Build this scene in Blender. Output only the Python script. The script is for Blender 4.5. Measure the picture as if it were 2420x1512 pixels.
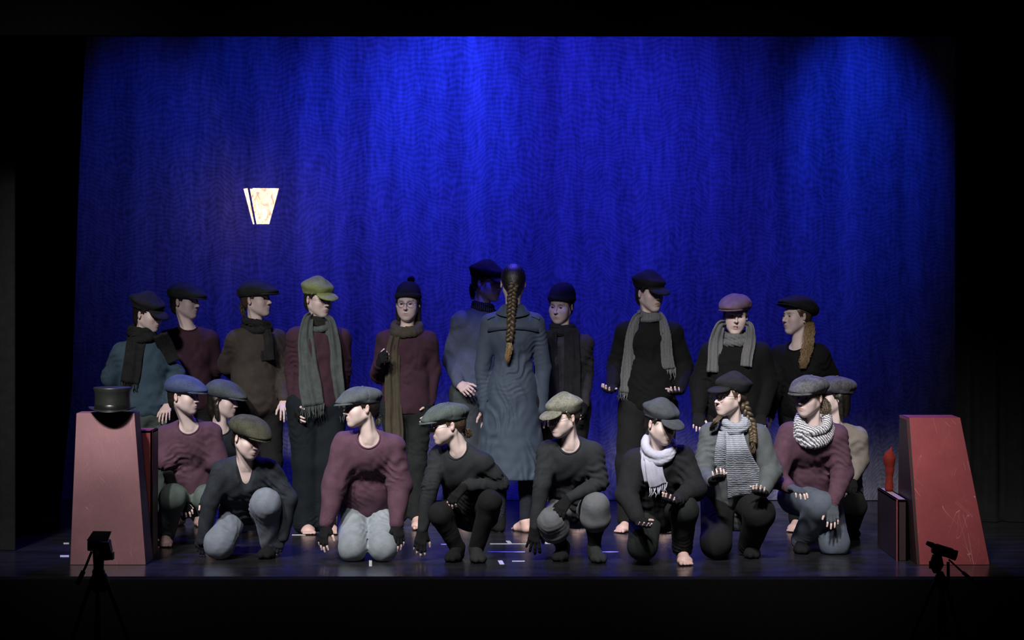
import bpy, math, random
import numpy as np
from mathutils import Matrix, Vector
from mathutils.bvhtree import BVHTree

for o in list(bpy.data.objects): bpy.data.objects.remove(o)
SC = bpy.context.scene
COL = SC.collection
PI = math.pi
f32 = np.float32

# ------------------------------------------------------------------ camera, world, lights, exposure
FPX, CAMY, CAMZ, HOR = 6000.0, -15.0, 1.81, 620.0      # focal length in pixels, camera place, horizon row
cam = bpy.data.objects.new('camera', bpy.data.cameras.new('camera'))
COL.objects.link(cam)
cam.location = (0, CAMY, CAMZ); cam.rotation_euler = (PI/2, 0, 0)
cam.data.sensor_width = 36; cam.data.lens = 36*FPX/2420; cam.data.shift_y = -(756-HOR)/2420
cam.data.clip_end = 200
SC.camera = cam
SC.view_settings.view_transform = 'Standard'; SC.view_settings.look = 'None'
SC.view_settings.gamma = 1; SC.view_settings.use_curve_mapping = False
SC.view_settings.exposure = 0.0
w = bpy.data.worlds.new('world'); SC.world = w; w.use_nodes = True
w.node_tree.nodes['Background'].inputs[0].default_value = (0.8, 0.85, 1, 1)
w.node_tree.nodes['Background'].inputs[1].default_value = 0.0035

def spot(name, loc, target, watts, color, angle, blend=0.6, size=0.12):
    l = bpy.data.lights.new(name, 'SPOT'); l.energy = watts; l.color = color
    l.spot_size = math.radians(angle); l.spot_blend = blend; l.shadow_soft_size = size
    o = bpy.data.objects.new(name, l); COL.objects.link(o); o.location = loc
    o.rotation_euler = (Vector(target)-Vector(loc)).to_track_quat('-Z', 'Y').to_euler()
    return o
WH = (1.0, 0.97, 0.95); BL = (0.010, 0.040, 1.0)
# front of house washes, from high left and centre of the hall truss
#LIGHTS
for nm, lo_, tg, e_, an in (('front_spot_left', (-3.6, -4.2, 5.14), (-2.15, .7, 1.02), 2050, 33), ('front_spot_centre', (-1.9, -4.2, 5.14), (-.75, .6, .95), 1700, 31), ('front_spot_centre', (-.6, -4.2, 5.14), (.35, .6, .95), 1500, 31), ('front_spot_right', (.7, -4.2, 5.14), (1.55, .55, .88), 2050, 31), ('front_spot_far_right', (2.0, -4.2, 5.14), (2.75, .5, 1.0), 600, 26)):
    spot(nm, lo_, tg, e_, WH, an, 1.0, 0.28)
spot('plinth_top_boost', (-3.0, -4.2, 5.14), (-2.44, .3, .98), 1500, WH, 8.5, 1.0, .1)  # extra narrow spot added to brighten the top of the left plinth
# blue washes on the backdrop
for i, (x, e, tz, an) in enumerate([(-1.95, 170, 2.5, 38), (-1.28, 210, 2.95, 27), (-0.42, 450, 3.0, 31), (0.40, 90, 2.7, 34), (1.12, 110, 2.7, 32), (2.58, 400, 2.7, 30), (-2.75, 130, 2.2, 36), (-.8, 60, 2.4, 44), (1.9, 60, 2.3, 40)]):
    spot('blue_wash', (x, 2.75, 5.15), (x+(0.05 if i % 2 else -0.05), 4.3, tz), e*1.15, BL, an, 1.0, 0.1)
spot('blue_low', (0.1, 0.6, 5.6), (0.1, 4.3, 2.0), 1050, (.026, .027, 1), 60, 1.0, 0.2)
# blue top lights over the stage
for x in (-1.7, 0.0, 1.7):
    spot('blue_top', (x, 3.7, 5.2), (x, .95, 0.0), 1150, (0.09, 0.07, 1.0), 38, 0.9, 0.1)

# ------------------------------------------------------------------ helpers
def W(px, py, y):
    """point seen at pixel (px, py) standing at depth y"""
    D = y - CAMY
    return np.array([(px-1210)*D/FPX, y, CAMZ-(py-HOR)*D/FPX])
def Wz(px, y, z):
    return np.array([(px-1210)*(y-CAMY)/FPX, y, z])
def solve(par, px, py, L, sgn):
    """point on the sight line of pixel (px,py) at bone length L from par; sgn -1 nearer, +1 farther"""
    c = np.array([0, CAMY, CAMZ]); d = np.array([(px-1210)/FPX, 1.0, -(py-HOR)/FPX])
    oc = c-par; A = d@d; B = 2*oc@d; C = oc@oc-L*L; disc = B*B-4*A*C
    t = (-B + sgn*math.sqrt(max(disc, 0)))/(2*A)
    return c+d*t
def nrm(v):
    v = np.asarray(v, float); return v/(np.linalg.norm(v)+1e-12)
def link(o, parent=None):
    COL.objects.link(o)
    if parent is not None: o.parent = parent
    return o
def mesh_np(name, V, F, mats, smooth=True, col=None, mi=None):
    me = bpy.data.meshes.new(name)
    V = np.asarray(V, f32)
    if isinstance(F, np.ndarray):
        n = len(F); k = F.shape[1]
        me.vertices.add(len(V)); me.vertices.foreach_set('co', V.ravel())
        me.loops.add(n*k); me.loops.foreach_set('vertex_index', F.astype(np.int32).ravel())
        me.polygons.add(n); me.polygons.foreach_set('loop_start', np.arange(0, n*k, k, dtype=np.int32))
        me.update(calc_edges=True)
    else:
        me.from_pydata([tuple(v) for v in V.tolist()], [], F); me.update()
    me.polygons.foreach_set('use_smooth', np.full(len(me.polygons), smooth))
    for m in (mats if isinstance(mats, (list, tuple)) else [mats]): me.materials.append(m)
    if mi is not None: me.polygons.foreach_set('material_index', np.asarray(mi, np.int32))
    if col is not None:
        a = me.color_attributes.new('tint', 'FLOAT_COLOR', 'POINT')
        c = np.ones((len(V), 4), f32); c[:, :3] = col
        a.data.foreach_set('color', c.ravel())
    me.update()
    return me
def obj(name, V, F, mat, parent=None, smooth=True, col=None, off=None):
    V = np.asarray(V, float)
    if off is not None: V = V-np.asarray(off)
    o = bpy.data.objects.new(name, mesh_np(name, V, F, mat, smooth, col))
    return link(o, parent)
def tag(o, label=None, cat=None, group=None, kind=None):
    if label: o['label'] = label
    if cat: o['category'] = cat
    if group: o['group'] = group
    if kind: o['kind'] = kind
    return o
def empty(name, loc):
    o = bpy.data.objects.new(name, None); o.location = loc; o.empty_display_size = 0.1
    return link(o)
class MB:
    """collects polygons"""
    def __init__(s): s.V = []; s.F = []
    def add(s, V, F):
        n = len(s.V); s.V += [list(map(float, v)) for v in V]; s.F += [[i+n for i in f] for f in F]; return s
    def box(s, a, b):
        x0, y0, z0 = a; x1, y1, z1 = b
        V = [(x0,y0,z0),(x1,y0,z0),(x1,y1,z0),(x0,y1,z0),(x0,y0,z1),(x1,y0,z1),(x1,y1,z1),(x0,y1,z1)]
        return s.add(V, [[0,3,2,1],[4,5,6,7],[0,1,5,4],[1,2,6,5],[2,3,7,6],[3,0,4,7]])
    def hexa(s, V):
        return s.add(V, [[0,3,2,1],[4,5,6,7],[0,1,5,4],[1,2,6,5],[2,3,7,6],[3,0,4,7]])
    def tube(s, pts, rad, n=8, flat=1.0, up=(0, 1, 0)):
        pts = np.asarray(pts, float); m = len(pts)
        rad = np.full(m, rad) if np.isscalar(rad) else np.asarray(rad)
        base = len(s.V); T = np.gradient(pts, axis=0) if m > 2 else np.array([pts[1]-pts[0]]*2)
        u = np.asarray(up, float)
        for i in range(m):
            t = nrm(T[i]); a = u-(u@t)*t
            if np.linalg.norm(a) < 1e-3: a = np.array([1.0, 0.1, 0.2])-t*t[0]
            a = nrm(a); b = np.cross(t, a); u = a
            for k in range(n):
                q = 2*PI*k/n
                s.V.append((pts[i]+rad[i]*(math.cos(q)*a*flat+math.sin(q)*b)).tolist())
        for i in range(m-1):
            for k in range(n):
                k2 = (k+1) % n
                s.F.append([base+i*n+k, base+i*n+k2, base+(i+1)*n+k2, base+(i+1)*n+k])
        s.F.append([base+k for k in range(n)][::-1]); s.F.append([base+(m-1)*n+k for k in range(n)])
        return s
    def lathe(s, prof, c=(0, 0, 0), n=32, sq=(1, 1)):
        base = len(s.V)
        for r, z in prof:
            for k in range(n):
                q = 2*PI*k/n; s.V.append([c[0]+r*sq[0]*math.cos(q), c[1]+r*sq[1]*math.sin(q), c[2]+z])
        for i in range(len(prof)-1):
            for k in range(n):
                k2 = (k+1) % n; s.F.append([base+i*n+k, base+i*n+k2, base+(i+1)*n+k2, base+(i+1)*n+k])
        s.F.append([base+k for k in range(n)][::-1]); s.F.append([base+(len(prof)-1)*n+k for k in range(n)])
        return s
    def obj(s, name, mat, parent=None, smooth=False, off=None):
        return obj(name, s.V, s.F, mat, parent, smooth, None, off)

# ------------------------------------------------------------------ materials
def newmat(name):
    m = bpy.data.materials.new(name); m.use_nodes = True
    nt = m.node_tree; b = nt.nodes['Principled BSDF']
    return m, nt, b
def noise(nt, scale, detail=4, rough=0.55, stretch=None, co='Object'):
    tc = nt.nodes.new('ShaderNodeTexCoord'); n = nt.nodes.new('ShaderNodeTexNoise')
    n.inputs['Scale'].default_value = scale; n.inputs['Detail'].default_value = detail; n.inputs['Roughness'].default_value = rough
    if stretch:
        mp = nt.nodes.new('ShaderNodeMapping'); mp.inputs['Scale'].default_value = stretch
        nt.links.new(tc.outputs[co], mp.inputs[0]); nt.links.new(mp.outputs[0], n.inputs['Vector'])
    else: nt.links.new(tc.outputs[co], n.inputs['Vector'])
    return n
def ramp(nt, src, stops):
    r = nt.nodes.new('ShaderNodeValToRGB'); e = r.color_ramp.elements
    while len(e) < len(stops): e.new(0.5)
    for i, (p, c) in enumerate(stops):
        e[i].position = p; e[i].color = (*c, 1) if len(c) == 3 else c
    nt.links.new(src, r.inputs[0]); return r
def bump(nt, src, b, strength, dist):
    bn = nt.nodes.new('ShaderNodeBump'); bn.inputs['Strength'].default_value = strength; bn.inputs['Distance'].default_value = dist
    nt.links.new(src, bn.inputs['Height']); nt.links.new(bn.outputs[0], b.inputs['Normal']); return bn
MATS = {}
def fabric(name, c, rough=0.9, scale=260, var=0.22, stretch=None, sheen=0.15, strength=0.35, mottled=18):
    if name in MATS: return MATS[name]
    m, nt, b = newmat(name)
    n1 = noise(nt, mottled, 5); n2 = noise(nt, scale, 2, 0.7, stretch)
    mx = nt.nodes.new('ShaderNodeMath'); mx.operation = 'ADD'
    nt.links.new(n1.outputs[0], mx.inputs[0]); nt.links.new(n2.outputs[0], mx.inputs[1])
    ml = nt.nodes.new('ShaderNodeMath'); ml.operation = 'MULTIPLY'; ml.inputs[1].default_value = 0.5
    nt.links.new(mx.outputs[0], ml.inputs[0])
    c = np.array(c)
    r = ramp(nt, ml.outputs[0], [(0.34, tuple(c*(1-var))), (0.5, tuple(c)), (0.66, tuple(c*(1+var)))])
    nt.links.new(r.outputs[0], b.inputs['Base Color'])
    b.inputs['Roughness'].default_value = rough
    b.inputs['Sheen Weight'].default_value = sheen; b.inputs['Sheen Roughness'].default_value = 0.5
    b.inputs['Sheen Tint'].default_value = (*np.clip(c*2.5, 0, 1), 1)
    b.inputs['Specular IOR Level'].default_value = 0.15
    bump(nt, n2.outputs[0], b, strength, 0.003)
    MATS[name] = m; return m
def knit(name, c, c2=None, scale=90, axis='Z', strength=0.8):
    """chunky or ribbed knit: wave bands plus noise"""
    if name in MATS: return MATS[name]
    m, nt, b = newmat(name)
    tc = nt.nodes.new('ShaderNodeTexCoord'); wv = nt.nodes.new('ShaderNodeTexWave')
    wv.bands_direction = axis; wv.inputs['Scale'].default_value = scale; wv.inputs['Distortion'].default_value = 3.0
    wv.inputs['Detail'].default_value = 2; wv.inputs['Detail Scale'].default_value = 2.5
    nt.links.new(tc.outputs['Object'], wv.inputs['Vector'])
    c = np.array(c); c2 = c*0.45 if c2 is None else np.array(c2)
    r = ramp(nt, wv.outputs['Fac'], [(0.15, tuple(c2)), (0.6, tuple(c))])
    nt.links.new(r.outputs[0], b.inputs['Base Color']); b.inputs['Roughness'].default_value = 0.95
    b.inputs['Specular IOR Level'].default_value = 0.1
    bump(nt, wv.outputs['Fac'], b, strength, 0.004)
    MATS[name] = m; return m
def skin_mat():
    m, nt, b = newmat('skin')
    a = nt.nodes.new('ShaderNodeAttribute'); a.attribute_name = 'tint'
    nt.links.new(a.outputs['Color'], b.inputs['Base Color'])
    b.inputs['Roughness'].default_value = 0.5; b.inputs['Specular IOR Level'].default_value = 0.35
    b.inputs['Subsurface Weight'].default_value = 0.12; b.inputs['Subsurface Radius'].default_value = (0.012, 0.005, 0.003)
    b.inputs['Subsurface Scale'].default_value = 0.5
    n = noise(nt, 160, 3); bump(nt, n.outputs[0], b, 0.08, 0.002)
    return m
def hair_mat(name, c, c2):
    m, nt, b = newmat(name)
    n = noise(nt, 60, 4, 0.6, (6, 6, 0.7)); r = ramp(nt, n.outputs[0], [(0.35, c), (0.65, c2)])
    nt.links.new(r.outputs[0], b.inputs['Base Color']); b.inputs['Roughness'].default_value = 0.38
    b.inputs['Specular IOR Level'].default_value = 0.6
    bump(nt, n.outputs[0], b, 0.6, 0.003)
    return m
def plain(name, c, rough=0.5, metal=0.0, spec=0.5):
    if name in MATS: return MATS[name]
    m, nt, b = newmat(name)
    n = noise(nt, 30, 3); c = np.array(c); r = ramp(nt, n.outputs[0], [(0.3, tuple(c*0.85)), (0.7, tuple(c*1.1))])
    nt.links.new(r.outputs[0], b.inputs['Base Color'])
    b.inputs['Roughness'].default_value = rough; b.inputs['Metallic'].default_value = metal; b.inputs['Specular IOR Level'].default_value = spec
    MATS[name] = m; return m
SKIN = skin_mat()
HDARK = hair_mat('dark_hair', (0.006, 0.005, 0.004), (0.022, 0.017, 0.012))
HBROWN = hair_mat('brown_hair', (0.03, 0.02, 0.012), (0.11, 0.075, 0.04))
HFAIR = hair_mat('fair_hair', (0.10, 0.06, 0.025), (0.34, 0.22, 0.10))

# ------------------------------------------------------------------ signed distance modelling
class SDF:
    def __init__(s): s.pr = []; s.cut = []; s.folds = []; s.nz = 0.0; s.seed = 0; s.post = None; s.mid = None
    def cone(s, a, b, ra, rb, k=0.03):
        s.pr.append(('c', np.asarray(a, f32), np.asarray(b, f32), f32(ra), f32(rb), k)); return s
    def ell(s, c, r, R=None, k=0.03):
        s.pr.append(('e', np.asarray(c, f32), np.asarray(r, f32), None if R is None else np.asarray(R, f32), 0, k)); return s
    def sub(s, kind, *a, k=0.01):
        s.cut.append((kind, a, k)); return s
    def fold(s, c, r, d, wl, amp): s.folds.append((np.asarray(c, f32), r, nrm(d).astype(f32), wl, amp)); return s
    @staticmethod
    def one(p, q):
        if q[0] == 'c':
            a, b, ra, rb = q[1:5]; ab = b-a; L = float(ab@ab)+1e-12
            pa = p-a; t = np.clip(pa@ab/L, 0, 1)
            return np.linalg.norm(pa-t[:, None]*ab, axis=1)-(ra+(rb-ra)*t)
        pl = p-q[1]
        if q[3] is not None: pl = pl@q[3]          # columns of R are the local axes
        k0 = np.linalg.norm(pl/q[2], axis=1); k1 = np.linalg.norm(pl/(q[2]**2), axis=1)+1e-9
        return k0*(k0-1)/k1
    def __call__(s, p, fine=True):
        p = p.astype(f32); d = None
        for qi, q in enumerate(s.pr):
            e = s.one(p, q)
            if s.mid is not None and qi == s.mid[0]:
                for o_, n_ in s.mid[1]: d = np.maximum(d, (p-np.asarray(o_, f32))@np.asarray(nrm(n_), f32))
            if d is None: d = e
            else:
                k = q[5]
                if k <= 0: d = np.minimum(d, e)
                else:
                    h = np.maximum(k-np.abs(d-e), 0)/k; d = np.minimum(d, e)-h*h*k*0.25
        if fine:
            if s.nz:
                sd = s.seed
                u = np.sin(p[:, 0]*23+sd)*1.3+p[:, 2]*17; v = np.sin(p[:, 2]*19+1.7*sd)*1.3+p[:, 0]*29
                d = d+s.nz*(np.sin(u*2.1+v*0.7+sd)*0.6+np.sin(v*1.9-u+p[:, 1]*31+2*sd)*0.5)
            fd = np.zeros(len(p), f32)
            for c, r, dr, wl, amp in s.folds:
                q = p-c; g = np.exp(-np.einsum('ij,ij->i', q, q)/(r*r))
                ph = q@dr*(2*PI/wl)+2.2*np.sin(p[:, 0]*17+p[:, 2]*6+s.seed)+1.7*np.sin(p[:, 2]*13-p[:, 0]*9+p[:, 1]*15+s.seed*2)+.8*np.sin(p[:, 0]*47+p[:, 2]*23)
                md = np.clip(.5+.7*np.sin(p[:, 0]*11-p[:, 2]*8+s.seed*3+p[:, 1]*9), 0, 1)
                sn = np.sin(ph); fd += amp*g*md*(1-2*np.abs(sn)**1.4)*1.25
            if s.folds: d = d-.0065*np.tanh(fd/.0065)
        for kind, a, k in s.cut:
            if kind == 'plane':      # keep the side where (p-o).n < 0
                e = (p-np.asarray(a[0], f32))@np.asarray(nrm(a[1]), f32)
            elif kind == 'prim': e = -s.one(p, a[0])
            else: e = a[0](p)
            h = np.maximum(k-np.abs(d-e), 0)/k if k > 0 else 0
            d = np.maximum(d, e)+(h*h*k*0.25)
        if s.post is not None: d = s.post(p, d)
        return d
    def bbox(s, pad):
        lo = np.full(3, 1e9); hi = -lo
        for q in s.pr:
            if q[0] == 'c':
                r = max(q[3], q[4]); pts = [q[1]-r, q[2]-r, q[1]+r, q[2]+r]
            else:
                r = q[2] if q[3] is None else np.abs(q[3])@q[2]; pts = [q[1]-r, q[1]+r]
            for t in pts: lo = np.minimum(lo, t); hi = np.maximum(hi, t)
        return lo-pad, hi+pad
def nets(fn, lo, hi, h):
    """surface nets over fn, evaluated only in blocks near the surface"""
    B = 4; n = np.maximum(np.ceil((hi-lo)/h/B).astype(int), 1); N = n*B
    g = [lo[i]+h*(np.arange(n[i])*B+(B-1)/2) for i in range(3)]
    C = np.stack(np.meshgrid(*g, indexing='ij'), -1).reshape(-1, 3)
    dc = fn(C, False); act = np.abs(dc) < h*B*1.35+0.012
    V = np.empty((n[0], n[1], n[2], B, B, B), f32); V[...] = dc.reshape(n[0], n[1], n[2], 1, 1, 1)
    ai = np.nonzero(act)[0]
    o = np.stack(np.meshgrid(*[np.arange(B)-(B-1)/2]*3, indexing='ij'), -1).reshape(-1, 3)*h
    P = (C[ai][:, None, :]+o[None]).reshape(-1, 3)
    Vf = V.reshape(-1, B, B, B); Vf[ai] = fn(P).reshape(-1, B, B, B)
    V = V.transpose(0, 3, 1, 4, 2, 5).reshape(N[0], N[1], N[2])
    V[0] = V[-1] = 1; V[:, 0] = V[:, -1] = 1; V[:, :, 0] = V[:, :, -1] = 1
    S = V < 0
    cnt = np.zeros((N[0]-1, N[1]-1, N[2]-1), np.int8)
    for i in (0, 1):
        for j in (0, 1):
            for k in (0, 1): cnt += S[i:N[0]-1+i, j:N[1]-1+j, k:N[2]-1+k]
    idx = np.nonzero((cnt > 0) & (cnt < 8)); M = len(idx[0])
    cid = np.full(cnt.shape, -1, np.int64); cid[idx] = np.arange(M)
    I = np.stack(idx, 1); acc = np.zeros((M, 3)); num = np.zeros(M)
    for ax in range(3):
        o1, o2 = [a for a in range(3) if a != ax]
        for a in (0, 1):
            for b in (0, 1):
                p0 = I.copy(); p0[:, o1] += a; p0[:, o2] += b; p1 = p0.copy(); p1[:, ax] += 1
                v0 = V[p0[:, 0], p0[:, 1], p0[:, 2]]; v1 = V[p1[:, 0], p1[:, 1], p1[:, 2]]
                m = (v0 < 0) != (v1 < 0); t = v0[m]/(v0[m]-v1[m])
                q = p0[m].astype(float); q[:, ax] += t; acc[m] += q; num[m] += 1
    Vt = lo+h*0+(acc/num[:, None])*h
    F = []
    for ax in range(3):
        o1, o2 = [(1, 2), (2, 0), (0, 1)][ax]
        s0 = [slice(1, -1)]*3; s0[ax] = slice(0, -1); s1 = list(s0); s1[ax] = slice(1, None)
        A, Bb = S[tuple(s0)], S[tuple(s1)]
        e = np.stack(np.nonzero(A != Bb), 1); fl = A[tuple(e.T)]
        base = e.copy(); base[:, o1] += 1; base[:, o2] += 1
        def cc(d1, d2):
            q = base.copy(); q[:, o1] -= d1; q[:, o2] -= d2; return cid[q[:, 0], q[:, 1], q[:, 2]]
        Q = np.stack([cc(1, 1), cc(0, 1), cc(0, 0), cc(1, 0)], 1)
        Q[~fl] = Q[~fl][:, ::-1]; F.append(Q)
    F = np.concatenate(F) if F else np.zeros((0, 4), int)
    F = F[(F >= 0).all(1)]
    return Vt, F
def surf(s, h, pad=0.03, lo=None, hi=None):
    l, u = s.bbox(pad)
    if lo is not None: l = np.maximum(l, lo)
    if hi is not None: u = np.minimum(u, hi)
    return nets(s, l, u, h)
def join(parts):
    Vs, Fs, Cs, n = [], [], [], 0
    for V, F, c in parts:
        Vs.append(V); Fs.append(F+n); n += len(V)
        Cs.append(np.broadcast_to(np.asarray(c, f32), (len(V), 3)))
    return np.concatenate(Vs), np.concatenate(Fs), np.concatenate(Cs)
# ------------------------------------------------------------------ anatomy
SKC = np.array((0.60, 0.475, 0.445))
def head_matrix(c, yaw, pitch, roll):
    return np.array((Matrix.Translation(Vector(c)) @ Matrix.Rotation(math.radians(yaw), 4, 'Z') @ Matrix.Rotation(math.radians(pitch), 4, 'X') @ Matrix.Rotation(math.radians(roll), 4, 'Y')))
def head_sdf(male=0.0, open_mouth=0.0):
    s = SDF()
    s.ell((0, .017, .030), (.073, .094, .086))
    s.ell((0, -.028, -.026), (.060, .056, .082), k=.03)
    s.ell((0, -.064, -.098-open_mouth), (.019+.005*male, .020, .016), k=.025)
    for x in (-1, 1):
        s.cone((x*(.049+.004*male), .005, -.052), (x*.014, -.056, -.097-open_mouth), .017, .014, k=.035)
        s.ell((x*.031, -.050, -.048-open_mouth*.3), (.027, .026, .040), k=.035)       # cheeks
        s.ell((x*.037, -.054, -.026), (.022, .021, .018), k=.03)
        s.cone((x*.012, -.083, .020), (x*.038, -.070, .022), .007, .007, k=.016)
        s.ell((x*.0095, -.095, -.036), (.0068, .009, .0065), k=.008)
    s.cone((0, -.083, .010), (0, -.1055, -.028), .0060, .0078, k=.012)
    s.ell((0, -.1095, -.0330), (.0088, .0090, .0080), k=.008)
    s.ell((0, -.076, -.064), (.027, .015, .022), k=.016)
    s.cone((-.015, -.0830, -.0650), (.015, -.0830, -.0650), .0048, .0048, k=.008)
    s.ell((0, -.0905, -.0635), (.011, .0060, .0050), k=.007)
    s.cone((-.012, -.0825, -.0735-open_mouth*.6), (.012, -.0825, -.0735-open_mouth*.6), .0055, .0055, k=.007)
    s.ell((0, -.0895, -.0735-open_mouth*.6), (.010, .0058, .0055), k=.006)
    for x in (-1, 1):
        s.sub('prim', ('e', np.array((x*.031, -.090, .000), f32), np.array((.016, .012, .0095), f32), None, 0, 0), k=.014)
        R = np.array(Matrix.Rotation(x*0.35, 3, 'Z') @ Matrix.Rotation(-0.15, 3, 'X'))
        s.ell((x*.078, .012, -.008), (.0070, .017, .028), R, k=.006)
        s.sub('prim', ('e', np.array((x*.0865, .006, -.004), f32), np.array((.0065, .009, .015), f32), R.astype(f32), 0, 0), k=.005)
    mz = -.0685-open_mouth*.3
    s.sub('prim', ('c', np.array((-.018, -.0945, mz), f32), np.array((.018, -.0945, mz), f32), f32(.0016+open_mouth*.35), f32(.0016+open_mouth*.35), 0), k=.003)
    return s
def head_colors(P, col, brow=(0.05, 0.035, 0.025), om=0.0):
    x, y, z = P[:, 0], P[:, 1], P[:, 2]; c = np.tile(col, (len(P), 1)).astype(f32)
    def mix(m, k):
        m = np.clip(m, 0, 1)[:, None]; c[:] = c*(1-m)+np.array(k)*m
    g = lambda a, s: np.exp(-(a/s)**2)
    mix(.30*g(np.abs(x)-.043, .018)*g(z+.030, .018)*(y < 0), col*np.array((1.08, .66, .66)))
    mix(.30*g(x, .013)*g(z+.036, .012)*(y < -.09), col*np.array((1.05, .7, .68)))
    mix(.25*g(np.abs(x)-.08, .012)*(np.abs(z) < .035)*(y > -.01), col*np.array((1.1, .66, .62)))
    mix(.75*g(x, .018)*np.clip(1.4-np.abs(z+.068+om*.3)/(.0085+om*.4), 0, 1)*(y < -.082), np.array((.36, .13, .13)))
    mix(.8*g(np.abs(x)-.030, .016)*g(z-.0205, .0042)*(y < -.055), np.array(brow))
    mix(.35*g(np.abs(x)-.031, .015)*g(z-.001, .010)*(y < -.06), col*np.array((.75, .6, .6)))
    mix(.8*g(np.abs(x)-.031, .013)*g(z-.0045, .0022)*(y < -.06), np.array((.05, .035, .03)))
    mix(.9*(np.abs(x) < .011)*(np.abs(x) > .002)*(z < -.037)*(z > -.044)*(y < -.088)*g(y+.098, .006), np.array((.12, .05, .04)))
    if om > 0: mix(1.0*(np.abs(x) < .016)*(np.abs(z+.068+om*.3) < om*.5)*(y > -.091)*(y < -.06), np.array((.06, .02, .02)))
    return c
def uv_sphere(c, r, M3, n=12, m=8):
    V = []; F = []; C = []
    for i in range(m+1):
        a = PI*i/m
        for k in range(n):
            q = 2*PI*k/n; l = np.array((math.sin(a)*math.cos(q), -math.cos(a), math.sin(a)*math.sin(q)))
            V.append(np.asarray(c)+r*l); C.append((.012, .009, .007) if a < .42 else ((.07, .05, .04) if a < .8 else (.45, .41, .40)))
    for i in range(m):
        for k in range(n):
            k2 = (k+1) % n; F.append([i*n+k, i*n+k2, (i+1)*n+k2, (i+1)*n+k])
    return np.array(V), np.array(F), np.array(C)

def hand_prims(wr, d, n, thumb, L=0.175, curl=0.4, spread=0.12, inflate=0.0, cut=1.0, tcurl=0.3, palm_only=False):
    """wr wrist point, d finger direction, n palm normal (the side the fingers curl to), thumb +1/-1 side along cross(d,n)"""
    d = nrm(d); n = nrm(np.asarray(n, float)-np.dot(n, d)*d); s = np.cross(d, n)*thumb
    sc = L/0.18; pr = []
    kn = []
    lens = [(.041, .025, .020), (.046, .029, .022), (.042, .027, .021), (.032, .021, .018)]
    mc = [.088, .090, .084, .076]; off = [.030, .010, -.010, -.028]; rad = [.0086, .0088, .0083, .0072]
    for i in range(4):
        k0 = wr+(d*mc[i]+s*off[i])*sc; pr.append((wr+(d*.012+s*off[i]*.55)*sc, k0, .0125*sc, .0105*sc, .014))
        kn.append(k0); a0 = (spread*(1.5-i)/1.5)
        dd = nrm(d*math.cos(a0)+s*math.sin(a0)); cur = k0; ang = 0
        for j in range(3):
            ang += (curl*(0.75+.12*i) if j == 0 else curl*1.1)
            v = dd*math.cos(ang)+n*math.sin(ang); ln = lens[i][j]*sc
            seg = cut*2 - j if cut < 1 else 1
            if seg <= 0: break
            seg = min(seg, 1); e = cur+v*ln*seg
            pr.append((cur, e, (rad[i]-.0006*j)*sc, (rad[i]-.0006*(j+1))*sc, .004))
            cur = e
            if seg < 1: break
    t0 = wr+(d*.018+s*.018+n*.004)*sc; t1 = wr+(d*.050+s*.040+n*.014)*sc
    pr.append((t0, t1, .015*sc, .0125*sc, .014))
    td = nrm(d*.75+s*.55+n*(.25+.8*tcurl)); t2 = t1+td*.034*sc
    if cut >= 1 or cut > .4: pr.append((t1, t2 if cut >= 1 else t1+td*.016*sc, .0105*sc, .0092*sc, .006))
    if cut >= 1:
        t3 = t2+nrm(d*.9+s*(.25)+n*(.3+.9*tcurl))*.027*sc; pr.append((t2, t3, .0092*sc, .0075*sc, .003))
    return [(a, b, ra+inflate, rb+inflate, k) for a, b, ra, rb, k in pr]
def foot_prims(an, f, L=0.235, inflate=0.0, toes=True, down=True, side=1):
    """an ankle joint, f toe direction"""
    f = nrm(f); up = np.array((0, 0, 1.0)); up = nrm(up-(up@f)*f) if abs(f[2]) < .9 else np.array((0, -1.0, 0))
    s = np.cross(f, up)*side; base = an-up*(.070)
    pr = [(an+f*-.005, an-f*.028-up*.045, .034, .028, .03), (an, base+f*.10+up*.028, .034, .026, .03),
          (base+f*.0-up*-.025, base+f*.12+s*.012+up*.020, .024, .021, .03), (base+f*.0+up*.022, base+f*.11-s*.022+up*.018, .022, .017, .03),
          (base+f*.10+s*.028+up*.020, base+f*.10-s*.030+up*.017, .020, .016, .02)]
    if toes:
        for i, (o, ln, r) in enumerate([(.030, .052, .0125), (.010, .050, .0092), (-.006, .046, .0086), (-.020, .040, .0082), (-.033, .032, .0078)]):
            pr.append((base+f*.112+s*o*.95+up*.016, base+f*(.118+ln)+s*o*1.1+up*(r-.001), r+.001, r, .005))
    else: pr += [(base+f*.12+s*.024+up*.017, base+f*.166+s*.022+up*.015, .019, .015, .03), (base+f*.12-s*.014+up*.016, base+f*.150-s*.018+up*.013, .017, .013, .03)]
    return [(a, b, ra+inflate, rb+inflate, k) for a, b, ra, rb, k in pr]
def sdf_of(prims, cut=None, nz=0.0):
    s = SDF(); s.nz = nz
    for a, b, ra, rb, k in prims: s.cone(a, b, ra, rb, k)
    return s

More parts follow.
